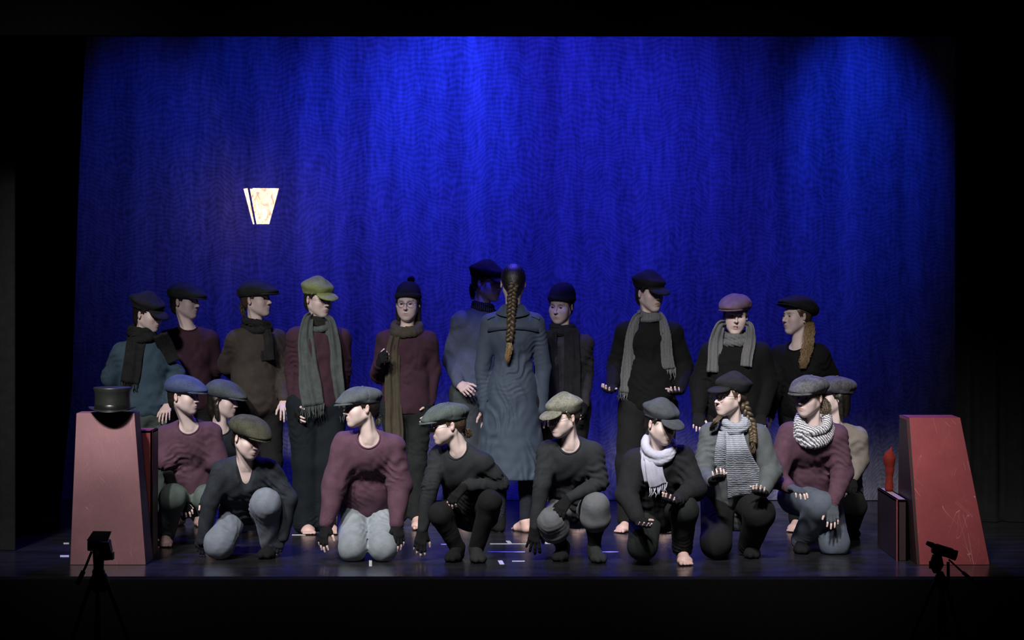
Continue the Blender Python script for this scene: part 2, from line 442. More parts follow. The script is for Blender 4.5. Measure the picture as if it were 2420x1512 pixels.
# ------------------------------------------------------------------ headgear, all modelled in the head's own frame (face towards -Y)
CACHE = {}
def tm(M, P): return P@M[:3, :3].T+M[:3, 3]
def cap_shapes(kind):
    """list of (name, sdf, voxel)"""
    out = []
    def rimcut(s, z0, sl, inner=True):
        s.sub('plane', (0, 0, z0), (0, sl, -1), k=.006)       # keep above the rim plane
    def seams(s, cy, cz, n=8, dep=.0035):
        def post(p, d):
            a = np.arctan2(p[:, 0], p[:, 1]-cy); r = np.hypot(p[:, 0], p[:, 1]-cy)
            q = np.abs(((a/(2*PI)*n) % 1)-.5)*2; g = np.exp(-((1-q)*r*PI/n/.004)**2)*(p[:, 2] > cz)
            return d+dep*g-.0015*np.cos(a*n)*0
        s.post = post
    if kind in ('flat', 'flat_wide', 'beret'):
        s = SDF(); wd = 1.0 if kind != 'flat_wide' else 1.12
        s.ell((0, .020, .062), (.094*wd, .112*wd, .064), k=.03)
        R = np.array(Matrix.Rotation(0.30, 3, 'X'))
        s.ell((0, -.052, .056), (.086*wd, .118, .042), R, k=.05)
        s.nz = .0022; s.seed = 3; rimcut(s, .018, -.06); s.sub('prim', ('e', np.array((0, .012, .018), f32), np.array((.076, .096, .055), f32), None, 0, 0), k=.003)
        seams(s, .02, .05, 2, .0016) if kind == 'flat' else None
        out.append(('crown', s, .006))
        v = SDF(); v.ell((0, -.094, .024), (.079, .075, .015), np.array(Matrix.Rotation(0.14, 3, 'X')), k=.01)
        v.sub('prim', ('e', np.array((0, -.088, .006), f32), np.array((.084, .082, .020), f32), None, 0, 0), k=.003)
        out.append(('visor', v, .0055))
    elif kind in ('newsboy', 'newsboy_big'):
        s = SDF(); b = 1.0 if kind == 'newsboy' else 1.16
        s.ell((0, .018*b, .072), (.102*b, .122*b, .054*b), np.array(Matrix.Rotation(0.02, 3, 'X')), k=.02)
        s.ell((0, -.058, .056), (.084*b, .108, .038), np.array(Matrix.Rotation(0.32, 3, 'X')), k=.05)
        s.ell((0, .014, .035), (.086, .104, .030), k=.02)
        s.nz = .004; s.seed = 5; rimcut(s, .018, -.06); s.sub('prim', ('e', np.array((0, .012, .018), f32), np.array((.076, .096, .055), f32), None, 0, 0), k=.003)
        seams(s, .012, .04, 8, .004)
        out.append(('crown', s, .006))
        v = SDF(); v.ell((0, -.096, .024), (.079, .077, .015), np.array(Matrix.Rotation(0.14, 3, 'X')), k=.01)
        v.sub('prim', ('e', np.array((0, -.090, .006), f32), np.array((.084, .083, .020), f32), None, 0, 0), k=.003)
        out.append(('visor', v, .0055))
        bt = SDF(); bt.ell((0, .012, .126*(1 if b == 1 else 1.06)), (.011, .011, .008)); out.append(('button', bt, .003))
    elif kind in ('baker', 'baker_soft'):
        s = SDF(); b = 1.0 if kind == 'baker' else 1.08
        s.ell((0, .014, .080), (.101*b, .117*b, .038), np.array(Matrix.Rotation(0.12, 3, 'X')), k=.015)
        s.cone((0, .010, .045), (0, .010, .070), .078, .080, k=.03)
        s.ell((0, .010, .052), (.084, .104, .034), k=.025)
        s.nz = .0035; s.seed = 8; rimcut(s, .018, -.12); s.sub('prim', ('e', np.array((0, .012, .016), f32), np.array((.076, .096, .055), f32), None, 0, 0), k=.003)
        out.append(('crown', s, .006))
        bd = SDF(); bd.ell((0, .012, .046), (.0865, .1065, .040)); bd.sub('plane', (0, 0, .022), (0, -.12, -1), k=.002)
        bd.sub('plane', (0, 0, .050), (0, .12, 1), k=.002); bd.sub('prim', ('e', np.array((0, .012, .035), f32), np.array((.077, .096, .060), f32), None, 0, 0), k=.002)
        out.append(('hat_band', bd, .004))
        v = SDF(); R = np.array(Matrix.Rotation(0.42, 3, 'X')); v.ell((0, -.098, .020), (.078, .066, .019), R, k=.01)
        v.sub('prim', ('e', np.array((0, -.092, -.001), f32), np.array((.088, .088, .024), f32), R.astype(f32), 0, 0), k=.003)
        out.append(('visor', v, .0055))
        for x in (-1, 1):
            bt = SDF(); bt.ell((x*.084, -.045, .036), (.006, .006, .006)); out.append(('button', bt, .0025))
    elif kind == 'beanie':
        s = SDF(); s.ell((0, .020, .056), (.086, .106, .078), k=.03); s.ell((0, .035, .105), (.062, .070, .040), k=.04)
        s.sub('plane', (0, 0, .026), (0, -.28, -1), k=.006)
        def post(p, d):
            a = np.arctan2(p[:, 0], p[:, 1]-.02); return d+.0016*np.cos(a*44)
        s.post = post; out.append(('crown', s, .004))
        r = SDF(); r.ell((0, .018, .050), (.092, .112, .060)); r.sub('plane', (0, 0, .022), (0, -.28, -1), k=.01)
        r.sub('plane', (0, 0, .062), (0, .28, 1), k=.01); r.sub('prim', ('e', np.array((0, .018, .040), f32), np.array((.077, .096, .075), f32), None, 0, 0), k=.002)
        def post2(p, d):
            a = np.arctan2(p[:, 0], p[:, 1]-.02); return d+.0018*np.cos(a*44)
        r.post = post2; out.append(('brim', r, .004))
    elif kind == 'pompom':
        s = SDF(); s.ell((.012, .055, .155), (.026, .026, .024)); s.nz = .006; s.seed = 2; out.append(('pompom', s, .004))
    return out
def cap_mesh(kind):
    if kind not in CACHE: CACHE[kind] = [(n, *surf(s, h, .012)) for n, s, h in cap_shapes(kind)]
    return CACHE[kind]
def add_cap(root, M, kind, mat, mat2=None, scale=1.0, tilt=(0, 0, 0), shift=(0, 0, 0), button=None, name='cap'):
    T = np.array(Matrix.Translation(shift) @ Matrix.Rotation(math.radians(tilt[0]), 4, 'X') @ Matrix.Rotation(math.radians(tilt[1]), 4, 'Y') @ Matrix.Rotation(math.radians(tilt[2]), 4, 'Z') @ Matrix.Diagonal((scale, scale, scale, 1)))
    A = M@T; off = np.array(root.location); first = None
    for n, V, F in cap_mesh(kind)+(cap_mesh('pompom') if kind == 'beanie' and button == 'pompom' else []):
        m = mat if n in ('crown', 'pompom', 'brim') else (mat2 or mat)
        if n == 'button' and button == 'metal': m = plain('brass_button', (.6, .55, .42), .3, 1.0)
        o = obj(name if first is None else n, tm(A, V), F, m, root if first is None else first, True, None, off)
        if first is None: first = o
        if n == 'button' and button == 'metal': tag(o, 'shiny metal button')
    return first

# ------------------------------------------------------------------ cloth ribbons, tubes
def ribbon(path, widths, thick=.012, folds=3, amp=.010, nu=14, nrmv=(0, -1, 0), seed=0, sub=6, knitrows=0.0):
    """solid strip of cloth along path; folds run along its length"""
    path = np.asarray(path, float); t = np.arange(len(path)); tt = np.linspace(0, len(path)-1, (len(path)-1)*sub+1)
    def ci(a):      # smooth interpolation
        a = np.asarray(a, float); g = np.gradient(a, axis=0); i = np.minimum(tt.astype(int), len(a)-2); u = (tt-i)
        if a.ndim > 1: u = u[:, None]
        return (2*u**3-3*u**2+1)*a[i]+(u**3-2*u**2+u)*g[i]+(-2*u**3+3*u**2)*a[i+1]+(u**3-u**2)*g[i+1]
    P = ci(path); Wd = ci(widths); T = np.gradient(P, axis=0); nv = len(P)
    V = []; rnd = random.Random(seed); ph = rnd.random()*6
    N0 = nrm(nrmv); cum = np.concatenate([[0], np.cumsum(np.linalg.norm(np.diff(P, axis=0), axis=1))])
    for i in range(nv):
        tg = nrm(T[i]); s = nrm(np.cross(tg, N0)); n = nrm(np.cross(s, tg))
        for side in (1, -1):
            for k in range(nu+1):
                u = k/nu*2-1; edge = 1-abs(u)**6
                z = amp*math.sin(u*folds*PI*.5*1.0+ph+.5*math.sin(cum[i]*9+ph))*edge + amp*.3*math.sin(u*folds*3.1+cum[i]*14)
                z += knitrows*math.sin(cum[i]*2*PI/.021)*(1 if side == 1 else 0)*edge
                V.append(P[i]+s*u*Wd[i]*.5*(1+.03*math.sin(cum[i]*25+ph))+n*(z+side*thick*.5*(edge*.8+.2)))
    F = []; m = nu+1; r = 2*m
    for i in range(nv-1):
        for k in range(nu):
            a = i*r+k; F.append([a, a+r, a+r+1, a+1]); b = i*r+m+k; F.append([b, b+1, b+r+1, b+r])
        F.append([i*r, i*r+m, (i+1)*r+m, (i+1)*r]); F.append([i*r+nu, (i+1)*r+nu, (i+1)*r+m+nu, i*r+m+nu])
    for e in (0, nv-1):
        for k in range(nu):
            a = e*r+k; q = [a, a+1, a+m+1, a+m]; F.append(q if e == 0 else q[::-1])
    end = [V[(nv-1)*r+k]*.5+V[(nv-1)*r+m+k]*.5 for k in range(nu+1)]
    return np.array(V), F, np.array(end), P
def fringe_obj(end, mat, parent, off, n=16, L=.09, seed=1, r=.0035):
    rnd = random.Random(seed); mb = MB(); end = np.asarray(end)
    for i in range(n):
        q = i/(n-1)*(len(end)-1); a = int(min(q, len(end)-2)); p = end[a]+(end[a+1]-end[a])*(q-a)
        dx, dy = rnd.uniform(-.018, .018), rnd.uniform(-.012, .008); l = L*rnd.uniform(.8, 1.1)
        pts = [p+(0, 0, .006), p+(dx*.2, dy*.3, -l*.35), p+(dx*.9, dy, -l*.7), p+(dx*.7+rnd.uniform(-.01, .01), dy, -l)]
        mb.tube(pts, [r, r*1.05, r*.9, r*.6], 5)
    return mb.obj('fringe', mat, parent, True, off)
def bunch(pts, widths, n=46, r=.0035, seed=0, wav=.006, spreadend=1.0):
    """bundle of hair strands along a path"""
    rnd = random.Random(seed); mb = MB(); pts = np.asarray(pts, float); m = len(pts); K = 4*(m-1)+1
    tt = np.linspace(0, m-1, K); P = np.stack([np.interp(tt, range(m), pts[:, k]) for k in range(3)], 1); Wd = np.interp(tt, range(m), widths)
    for _ in range(2): P[1:-1] = (P[:-2]+2*P[1:-1]+P[2:])/4
    for i in range(n):
        a = rnd.random()*2*PI; q = math.sqrt(rnd.random()); ph = rnd.random()*6; fr = rnd.uniform(4, 9); e = rnd.uniform(.86, 1.0); kk = max(3, int(K*e))
        line = []
        for j in range(kk):
            o = np.array((math.cos(a)*q*Wd[j]+wav*math.sin(fr*j/K*6+ph), math.sin(a)*q*Wd[j]*.8+wav*.5*math.cos(fr*j/K*5+ph), 0))
            line.append(P[j]+o)
        mb.tube(line, [r*(1.0-.75*(j/(kk-1))**3) for j in range(kk)], 4)
    return mb
def braid(pts, w0, w1, turns, nrmv=(0, -1, 0)):
    """three strand plait"""
    pts = np.asarray(pts, float); m = len(pts); K = int(turns*16)
    tt = np.linspace(0, m-1, K); P = np.stack([np.interp(tt, range(m), pts[:, k]) for k in range(3)], 1)
    T = np.gradient(P, axis=0); mb = MB()
    for s in range(3):
        ln = []; rr = []
        for j in range(K):
            u = j/(K-1); ph = 2*PI*(turns*u+s/3.0); w = w0+(w1-w0)*u
            t = nrm(T[j]); sd = nrm(np.cross(t, nrmv)); n = np.cross(sd, t)
            ln.append(P[j]+sd*w*.62*math.sin(ph)+n*w*.42*math.sin(2*ph)); rr.append(w*.52)
        mb.tube(ln, rr, 8, .8, nrmv)
    return mb

# ------------------------------------------------------------------ the person builder
def frame_of(up, right):
    up = nrm(up); r = nrm(np.asarray(right)-np.dot(right, up)*up); f = np.cross(up, r)   # f points backwards from the chest
    return np.stack([r, f, up], 1)
class P_: pass
def _nocut(s, P):
    c, s.cut = s.cut, []; d = s(np.asarray(P)); s.cut = c; return d
def build_person(label, y, H, head, neck, pelvis, ty, arms, legs, top, bottom, group=None, vox=.0085, **kw):
    """head=(px,py,dy,yaw,pitch,roll); neck,pelvis=(px,py,dy); arms=[(elbow),(wrist),(fingertip target),opts] screen left then right"""
    q = P_(); root = empty('person', (float(Wz(pelvis[0], y, 0)[0]), y, 0.0)); off = np.array(root.location)
    tag(root, label, 'person', group); q.root = root; q.off = off
    k = H/1.66
    hc = W(head[0], head[1], y+head[2]); M = head_matrix(hc, *head[3:6]); hs = kw.get('hs', k*.98 if k > 1 else (k+1)/2)
    M = M@np.diag([hs, hs, hs, 1.0]); q.M = M
    nk = W(neck[0], neck[1], y+neck[2]); pv = W(pelvis[0], pelvis[1], y+pelvis[2])
    a = math.radians(ty); rt = np.array((math.cos(a), math.sin(a), 0))
    if kw.get('back'): a += PI; 
    R = frame_of(nk-pv, rt); up = R[:, 2]; rt = R[:, 0]; bk = R[:, 1]
    bk = bk if not kw.get('back') else -bk          # bk: towards the person's back
    sw = kw.get('sw', .148)*k; sh_roll = kw.get('roll', 0.0)
    sh = [nk-up*.080-rt*sw+up*sh_roll, nk-up*.080+rt*sw-up*sh_roll]
    q.nk, q.pv, q.R, q.sh = nk, pv, R, sh; LA, LF = .272*k, .25*k; LT, LS = .415*k, .405*k
    # arms
    q.el, q.wr, q.hd = [], [], []
    def jt(par, t, L):
        t = [v for v in t if not isinstance(v, dict)]
        return solve(par, t[0], t[1], L, t[2]) if len(t) == 3 else W(t[0], t[1], y+t[3])
    for i in (0, 1):
        el = jt(sh[i], arms[i][0], LA); wr = jt(el, arms[i][1], LF)
        q.el.append(el); q.wr.append(wr); q.hd.append(jt(wr, arms[i][2], .165))
    hw = .095*k; hips = [pv-rt*hw, pv+rt*hw]; q.hips = hips; q.kn, q.an, q.tf = [], [], []
    for i in (0, 1):
        kx, ax, tf = legs[i]
        kn = jt(hips[i], kx, LT); an = jt(kn, ax, LS)
        if an[2] < .07 or kw.get('stand'): an[2] = .068
        kn[2] = max(kn[2], .062)
        q.kn.append(kn); q.an.append(an); q.tf.append(nrm(tf))
    # --- body mesh: head, neck and shoulders fine; the rest coarse; hands and feet fine
    parts = []
    col = np.array(kw.get('skin', SKC)); om = kw.get('mouth', 0.0); hsd = head_sdf(kw.get('male', 0), om)
    Mi = np.linalg.inv(M)
    s = SDF(); nb = tm(M, np.array([[0, .028, -.055]]))[0]
    s.cone(nb, nk+bk*.015+up*.0, .047*k, .049*k, k=.02); s.cone(nk-up*.035+bk*.01, sh[0]-up*.0, .042*k, .040*k, k=.045); s.cone(nk-up*.035+bk*.01, sh[1], .042*k, .040*k, k=.045)
    s.ell(nk-up*.125+bk*.0, (.125*k, .086*k if not top.get('vneck') else .10*k, .105*k), R, k=.04)
    chinp = tm(M, np.array([[0, -.01, -.07]]))[0]; s.cone(chinp, nk-bk*.012+up*.0, .024, .026, k=.03)
    for sg in (-1, 1):      # neck muscles
        e0 = tm(M, np.array([[sg*.052, .03, -.045]]))[0]; s.cone(e0, nk-bk*.040+rt*sg*.014*(-1 if kw.get('back') else 1)-up*.02, .009, .006, k=.02)
    class HB:
        def __call__(t, p, fine=True):
            dn = s(p, fine); dh = hsd(tm(Mi, p.astype(float)), fine)*hs; kk = .018
            h = np.maximum(kk-np.abs(dn-dh), 0)/kk; return np.minimum(dn, dh)-h*h*kk*.25
    lo, hi = s.bbox(.02); lo = np.minimum(lo, hc-.15*hs); hi = np.maximum(hi, hc+.15*hs); lo[2] = max(lo[2], nk[2]-(.20 if top.get('vneck') else .12))
    mn, mx_ = np.minimum(hc, nk), np.maximum(hc, nk); lo[:2] = np.maximum(lo[:2], mn[:2]-.125); hi[:2] = np.minimum(hi[:2], mx_[:2]+.125)
    V, F = nets(HB(), lo, hi, .0041 if vox < .0095 else .0052)
    C = head_colors(tm(Mi, V), col, kw.get('brow', (.05, .035, .025)), om)
    parts.append((V, F, C))
    for sg in (-1, 1):
        Ve, Fe, Ce = uv_sphere((sg*.0300, -.0726, -.0005), .0118, None); parts.append((tm(M, Ve), Fe, Ce))
        ld = SDF(); ld.ell((sg*.0300, -.0722, -.0005), (.0129, .0128, .0127)); ld.sub('plane', (0, -.0835, .0026), (0, -.35, -1), k=.001); Vl, Fl = surf(ld, .0028, .004); parts.append((tm(M, Vl), Fl, col*np.array((.86, .74, .70))))
        ld = SDF(); ld.ell((sg*.0300, -.0722, -.0005), (.0125, .0124, .0123)); ld.sub('plane', (0, -.0835, -.0050), (0, -.2, 1), k=.001); Vl, Fl = surf(ld, .0028, .004); parts.append((tm(M, Vl), Fl, col*np.array((.88, .76, .72))))
    s = SDF()
    s.ell(nk-up*.14, (.125*k, .080*k, .14*k), R); s.ell(pv+up*.12, (.10*k, .075*k, .16*k), R, k=.05); s.ell(pv, (.12*k, .09*k, .10*k), R, k=.05)
    for i in (0, 1):
        s.cone(nk-up*.05, sh[i], .036, .034); s.cone(sh[i], q.el[i], .038*k, .030*k); s.cone(q.el[i], q.wr[i], .030*k, .022*k, k=.01)
        s.cone(hips[i], q.kn[i], .070*k, .042*k); s.cone(q.kn[i], q.an[i], .042*k, .030*k, k=.01)
    V, F = surf(s, .024, .02); parts.append((V, F, col))
    gl = kw.get('gloves', (None, None)); q.hp = []
    for i in (0, 1):
        op = ([v for v in arms[i][2] if isinstance(v, dict)]+[{}])[0]
        d = q.hd[i]-q.wr[i]; n = np.array(op.get('n', (0, .3, -1)), float); th = op.get('th', 1 if i == 0 else -1); cu = op.get('curl', .35); sp = op.get('spread', .10)
        a_ = dict(curl=cu, spread=sp, tcurl=op.get('tcurl', .3)); L = op.get('L', .172*k)
        hp = hand_prims(q.wr[i], d, n, th, L, **a_)
        hp = [(q.wr[i]-nrm(q.wr[i]-q.el[i])*.07, q.wr[i], .026*k, .024*k, .02), (q.wr[i], q.wr[i]+nrm(d)*.03, .023*k, .020*k, .02)]+hp
        low = min(min(x[0][2]-x[2], x[1][2]-x[3]) for x in hp)
        if low < .001:
            dz = np.array((0, 0, .001-low)); hp = [(x[0]+dz, x[1]+dz, *x[2:]) for x in hp]
        else: dz = np.zeros(3)
        V, F = surf(sdf_of(hp), .0045, .012); parts.append((V, F, col*np.array((1.0, .93, .92))))
        if gl[i]:
            mat, full, cuff = gl[i]
            gp = hand_prims(q.wr[i]+dz, d, n, th, L, inflate=.0026, cut=1.0 if full else .64, **a_)
            back = nrm(q.wr[i]-q.el[i]); gp = [(q.wr[i]+dz-back*cuff, q.wr[i]+dz, .036*k if cuff > .1 else .031*k, .027*k, .02), (q.wr[i]+dz, q.wr[i]+dz+nrm(d)*.03, .027*k, .023*k, .02)]+gp
            g = sdf_of(gp, nz=.0008)
            if cuff > .06: g.fold(q.wr[i], .06, back, .02, .002)
            V, F = surf(g, .0046, .012); o = obj('glove', V, F, mat, root, True, None, off)
    socks = kw.get('socks', (None, None))
    for i in (0, 1):
        an, tf = q.an[i], q.tf[i]
        if kw.get('nofeet'): continue
        fp = foot_prims(an, tf, toes=not socks[i], side=(1 if i == 1 else -1)); low = min(min(x[0][2]-x[2], x[1][2]-x[3]) for x in fp)
        dz = np.array((0, 0, max(.001-low, 0) if low < .001 else (0.001-low if low < .03 else 0)))
        fp = [(x[0]+dz, x[1]+dz, *x[2:]) for x in fp]
        V, F = surf(sdf_of(fp), .0060, .012); parts.append((V, F, col*np.array((.88, .74, .72))))
        if socks[i]:
            f2 = foot_prims(an+dz+(0, 0, .003), tf, inflate=.003, toes=False, side=(1 if i == 1 else -1))
            f2.append((an+dz, an+dz+nrm(q.kn[i]-an)*.12, .036, .040, .02))
            V, F = surf(sdf_of(f2, nz=.001), .0048, .012); obj('sock', V, F, socks[i], root, True, None, off)
    V, F, C = join(parts); q.body = obj('body', V, F, SKIN, root, True, C, off)
    # --- trousers
    bt = bottom; s = SDF(); s.nz = .0022; s.seed = len(label) % 17; lo_ = bt.get('loose', .016)
    s.ell(pv, (.145*k+lo_*.6, .115*k+lo_*.6, .115*k), R, k=.05); s.ell(pv+up*.09, (.125*k+lo_*.5, .098*k+lo_*.5, .08*k), R, k=.05)
    for i in (0, 1):
        hem = bt.get('hem', .96); e = q.kn[i]+(q.an[i]-q.kn[i])*hem
        kr = bt.get('kr', 0)
        s.cone(hips[i], q.kn[i], .085*k+lo_*.7+kr*.6, .056*k+lo_+kr, k=.035)
        if hem > 0: s.cone(q.kn[i], e, .058*k+lo_+kr*.7, (.038*k+lo_*1.3)*bt.get('flare', 1.0), k=.03)
        s.fold(q.kn[i]+(hips[i]-q.kn[i])*.2, .10, q.an[i]-hips[i], .055, .0045); s.fold((hips[i]+q.kn[i])/2, .16, nrm(q.kn[i]-hips[i])+rt*.5*(1-2*i), .08, .005)
        s.fold(e, .12, q.kn[i]-q.an[i], .055, .005); s.fold(hips[i], .12, nrm(q.kn[i]-hips[i])+rt*.3*(1-2*i), .04, .005)
    if bt.get('kr', 0) > 0:
        for i in (0, 1):
            m_ = q.kn[i]*.75+hips[i]*.25-rt*(1-2*i)*(-.055); s.fold(m_, .055, (.25*(1-2*i), 0, 1), .026, .0035); s.fold(q.kn[i]+rt*(-1+2*i)*.06, .05, (.5*(1-2*i), 0, 1), .03, .003)
    s.sub('plane', (0, 0, .004), (0, 0, -1), k=.004)
    if hem < .98:
        for i in (0, 1):
            e = q.kn[i]+(q.an[i]-q.kn[i])*hem
    V, F = surf(s, vox, .02); q.trousers = obj(bt.get('name', 'trousers'), V, F, bt['mat'], root, True, None, off)
    # --- top
    tp = top; s = SDF(); s.nz = tp.get('nz', .003); s.seed = (len(label)*7) % 23; lz = tp.get('loose', .016); hemz = tp.get('hem', -.03)
    s.ell(nk-up*.135-bk*.006, (.155*k+lz*.7, .108*k+lz*.7, .155*k), R, k=.05)
    s.ell(pv+up*.19, (.142*k+lz*1.1, .110*k+lz*1.1, .18*k), R, k=.07); s.ell(pv+up*.04, (.148*k+lz*1.1, .118*k+lz, .15*k), R, k=.07)
    if hemz < -.10: s.ell(pv-up*.08, (.155*k+lz, .12*k+lz, .17*k), R, k=.06)
    if kw.get('bust', 1):
        bs = 1-min(max(lz-.018, 0)*22, .45)
        for sg in (-1, 1): s.ell(nk-up*.185-bk*.050*bs+rt*sg*.060, (.060, .050, .056), R, k=.07)
    nt = len(s.pr)
    for i in (0, 1):
        slv = tp.get('sleeve', .97); w_ = q.el[i]+(q.wr[i]-q.el[i])*max(slv, 0)
        s.cone(nk-up*.040+bk*.012, sh[i], .050*k+lz*.2, .050*k+lz*.5, k=.05)
        if slv > 0:
            s.cone(sh[i], q.el[i], .050*k+lz*.6, .043*k+lz*.9, k=.035)
            s.cone(q.el[i], w_, .041*k+lz*.9, tp.get('cuff', .030*k+lz*.35), k=.012)
            s.fold(w_, .09, q.wr[i]-q.el[i], .030, tp.get('bunch', .004))
        else: s.cone(sh[i], sh[i]+(q.el[i]-sh[i])*.78, .050*k+lz*.6, .052*k+lz*1.2, k=.035)
        sg = 1-2*i
        s.fold(q.el[i], .10, nrm(q.wr[i]-sh[i])+rt*.35*sg, .055, .007); s.fold((sh[i]+q.el[i])/2, .14, nrm(q.el[i]-sh[i])+rt*.9*sg, .085, .006)
        s.fold(nk-up*.20-rt*sg*.08-bk*.08, .13, up*.35+rt*1.0*sg, .14, .0028)
    s.fold(pv+up*.12, .18, up+rt*.45, .085, tp.get('wa', .009)*.7); s.fold(pv+up*.06-rt*.08, .12, up*.8-rt*.7, .07, .0045); s.fold(nk-up*.20+rt*.05, .14, up*.3+rt, .11, .0045)
    if tp.get('front') is None: s.mid = (nt, [(pv+up*hemz, -up)])
    ncut = tp.get('neck', .0); no = nk-bk*.060+up*(.015)
    Rn = R
    q.tops = lambda P, c_=list(s.cut): _nocut(s, P)
    if ncut is not None: s.sub('prim', ('e', (nk-bk*(.022+ncut*.4)+up*(.045-ncut)).astype(f32), np.array((.062+ncut*.3, .075+ncut*.2, .066), f32), R.astype(f32), 0, 0), k=.006)
    if tp.get('vneck'): s.sub('prim', ('c', (nk-bk*.06+up*.03).astype(f32), (nk-bk*.150-up*.125).astype(f32), f32(.064), f32(.016), 0), k=.004)
    if tp.get('front'): tp['front'](s, q)
    V, F = surf(s, vox, .02); q.top = obj(tp.get('name', 'sweater'), V, F, tp['mat'], root, True, None, off)
    q.bvh = BVHTree.FromPolygons([tuple(v) for v in V.tolist()], F.tolist())
    if tp.get('rib', True) and ncut is not None and not tp.get('vneck'):
        # ribbed neckline
        c = nk-bk*(.022+ncut*.4)+up*(.045-ncut); ra, rb, rc = .062+ncut*.3, .075+ncut*.2, .066
        fn = q.tops; pts = []
        for j in range(41):      # follow the edge where the neck hole meets the cloth
            aa = 2*PI*j/40; best = None
            pp = np.array([c+rt*math.cos(aa)*ra*math.cos(e_)+bk*math.sin(aa)*rb*math.cos(e_)+up*rc*math.sin(e_) for e_ in np.linspace(-1.5, .6, 60)])
            dd = fn(pp); ok = np.nonzero(dd < 0)[0]
            pts.append(pp[ok[-1]] if len(ok) else pp[20])
        pts = np.array(pts); pts[:-1] = (np.roll(pts[:-1], 1, 0)+pts[:-1]*2+np.roll(pts[:-1], -1, 0))/4; pts[-1] = pts[0]
        MB().tube(pts, .0052, 8).obj('collar', tp.get('mat2', tp['mat']), root, True, off)
    # hair
    hr = kw.get('hair')
    if hr:
        kind, hm = hr; hh = SDF(); hh.ell((0, .021, .034), (.0775, .096, .088), k=.02)
        if kind == 'tied': hh.ell((0, .070, -.010), (.055, .045, .055), k=.03)
        if kind == 'short': hh.ell((0, .062, -.030), (.064, .048, .068), k=.03)
        if kind in ('long', 'bob'):
            for sg in (-1, 1): hh.cone((sg*.070, .02, .0), (sg*.072, .0 if kind == 'long' else .02, -.115), .022, .016, k=.02)
            hh.ell((0, .060, -.040), (.072, .045, .105), k=.03)
        for sg in (-1, 1): hh.cone((sg*.073, -.020, .030), (sg*.074, -.018, .0), .008, .004, k=.01)
        fz = .050 if kind != 'bald' else .08
        hh.sub('prim', ('e', np.array((0, -.080, -.040), f32), np.array((.068 if kind in ('long', 'bob') else .090, .075, .100), f32), None, 0, 0), k=.01)
        if kind in ('short', 'tied'): hh.sub('prim', ('e', np.array((0, -.020, -.075), f32), np.array((.12, .075, .070), f32), None, 0, 0), k=.01)
        hh.nz = .0015
        def post(p, d): return d+.0012*np.sin(np.arctan2(p[:, 0], p[:, 2]+.02)*70)
        hh.post = post
        V, F = surf(hh, .0068, .012); q.hair = obj('hair', tm(M, V), F, hm, root, True, None, off)
    return q
def tie(q, kind, pts, mat, widths=None, **k2):
    """ponytail / braid given in the head frame or world"""
    if kind == 'ponytail': mb = bunch(pts, widths, **k2)
    else: mb = braid(pts, *widths, **k2)
    return mb.obj(kind, mat, q.root, True, q.off)
def HP(q, *pts): return [tm(q.M, np.array([p], float))[0] for p in pts]
def drape(q, pts, lift=.014, last=None):
    """pixel path laid on the person's top: list of (px, py[, extra towards camera])"""
    out = []; c = Vector((0, CAMY, CAMZ)); dep = last
    for p in pts:
        d = Vector(((p[0]-1210)/FPX, 1.0, -(p[1]-HOR)/FPX)).normalized(); h = q.bvh.ray_cast(c, d)
        if h[0] is not None: dep = h[0].y
        elif dep is None: dep = q.nk[1]-.10
        e = p[2] if len(p) > 2 else 0
        out.append([p[0], p[1], dep-lift-e])
    ys = [o[2] for o in out]
    for _ in range(2):
        ys = [ys[0]]+[min((ys[i-1]+ys[i]*2+ys[i+1])/4, ys[i]+.004) for i in range(1, len(ys)-1)]+[ys[-1]] if len(ys) > 2 else ys
    return [W(o[0], o[1], yy) for o, yy in zip(out, ys)]
def scarf_wrap(q, mat, loops=2, R0=.078, r=.026, tilt=8, drop=.0, seed=0, name='scarf', knitw=None, front=.02, fl=1.25):
    """folded loops of cloth around the neck"""
    s = SDF(); s.nz = .003; s.seed = seed; rt, bk, up = q.R[:, 0], q.R[:, 1], q.R[:, 2]
    if q.R is not None and q.back: bk = -bk
    rnd = random.Random(seed)
    for l in range(loops):
        c = q.nk+up*(.012+.030*l-drop)-bk*(front*.5-.006*l); n = 20; rr = R0-.006*l; prev = None
        tl = math.radians(tilt+rnd.uniform(-5, 5)); rl = math.radians(rnd.uniform(-9, 9))
        for j in range(n+1):
            a = 2*PI*j/n; v = rt*math.cos(a)*rr+bk*math.sin(a)*(rr*1.02)+up*(math.sin(a)*rr*math.tan(tl)+math.cos(a)*rr*math.tan(rl))
            p = c+v
            if prev is not None: s.cone(prev, p, r, r, k=.006)
            prev = p
        s.fold(c-bk*.07, .09, up*1.0+rt*.3, .034, .0035); s.fold(c+rt*.07, .07, up-bk*.3, .030, .003); s.fold(c-rt*.07, .07, up+bk*.3, .030, .003)
    V, F = surf(s, .0065, .02)
    return obj(name, V, F, mat, q.root, True, None, q.off)
def scarf_tail(q, sc, mat, pts, widths, fringe=0, L=.07, thick=.012, folds=3, amp=.007, seed=0, lift=.016, knitrows=0, name='scarf_tail', fr=.0035, nu=14, mark=None):
    P = drape(q, pts, lift); wd = [w_*(P[i][1]-CAMY)/FPX for i, w_ in enumerate(widths)]
    V, F, end, _ = ribbon(P, wd, thick, folds, amp, seed=seed, knitrows=knitrows, nu=nu)
    o = obj(name, V, F, mat, sc, True, None, q.off)
    if fringe: 
        rnd = random.Random(seed); fo = fringe_obj(end, mat, sc, q.off, fringe, L, seed, fr)
    return o, P, wd
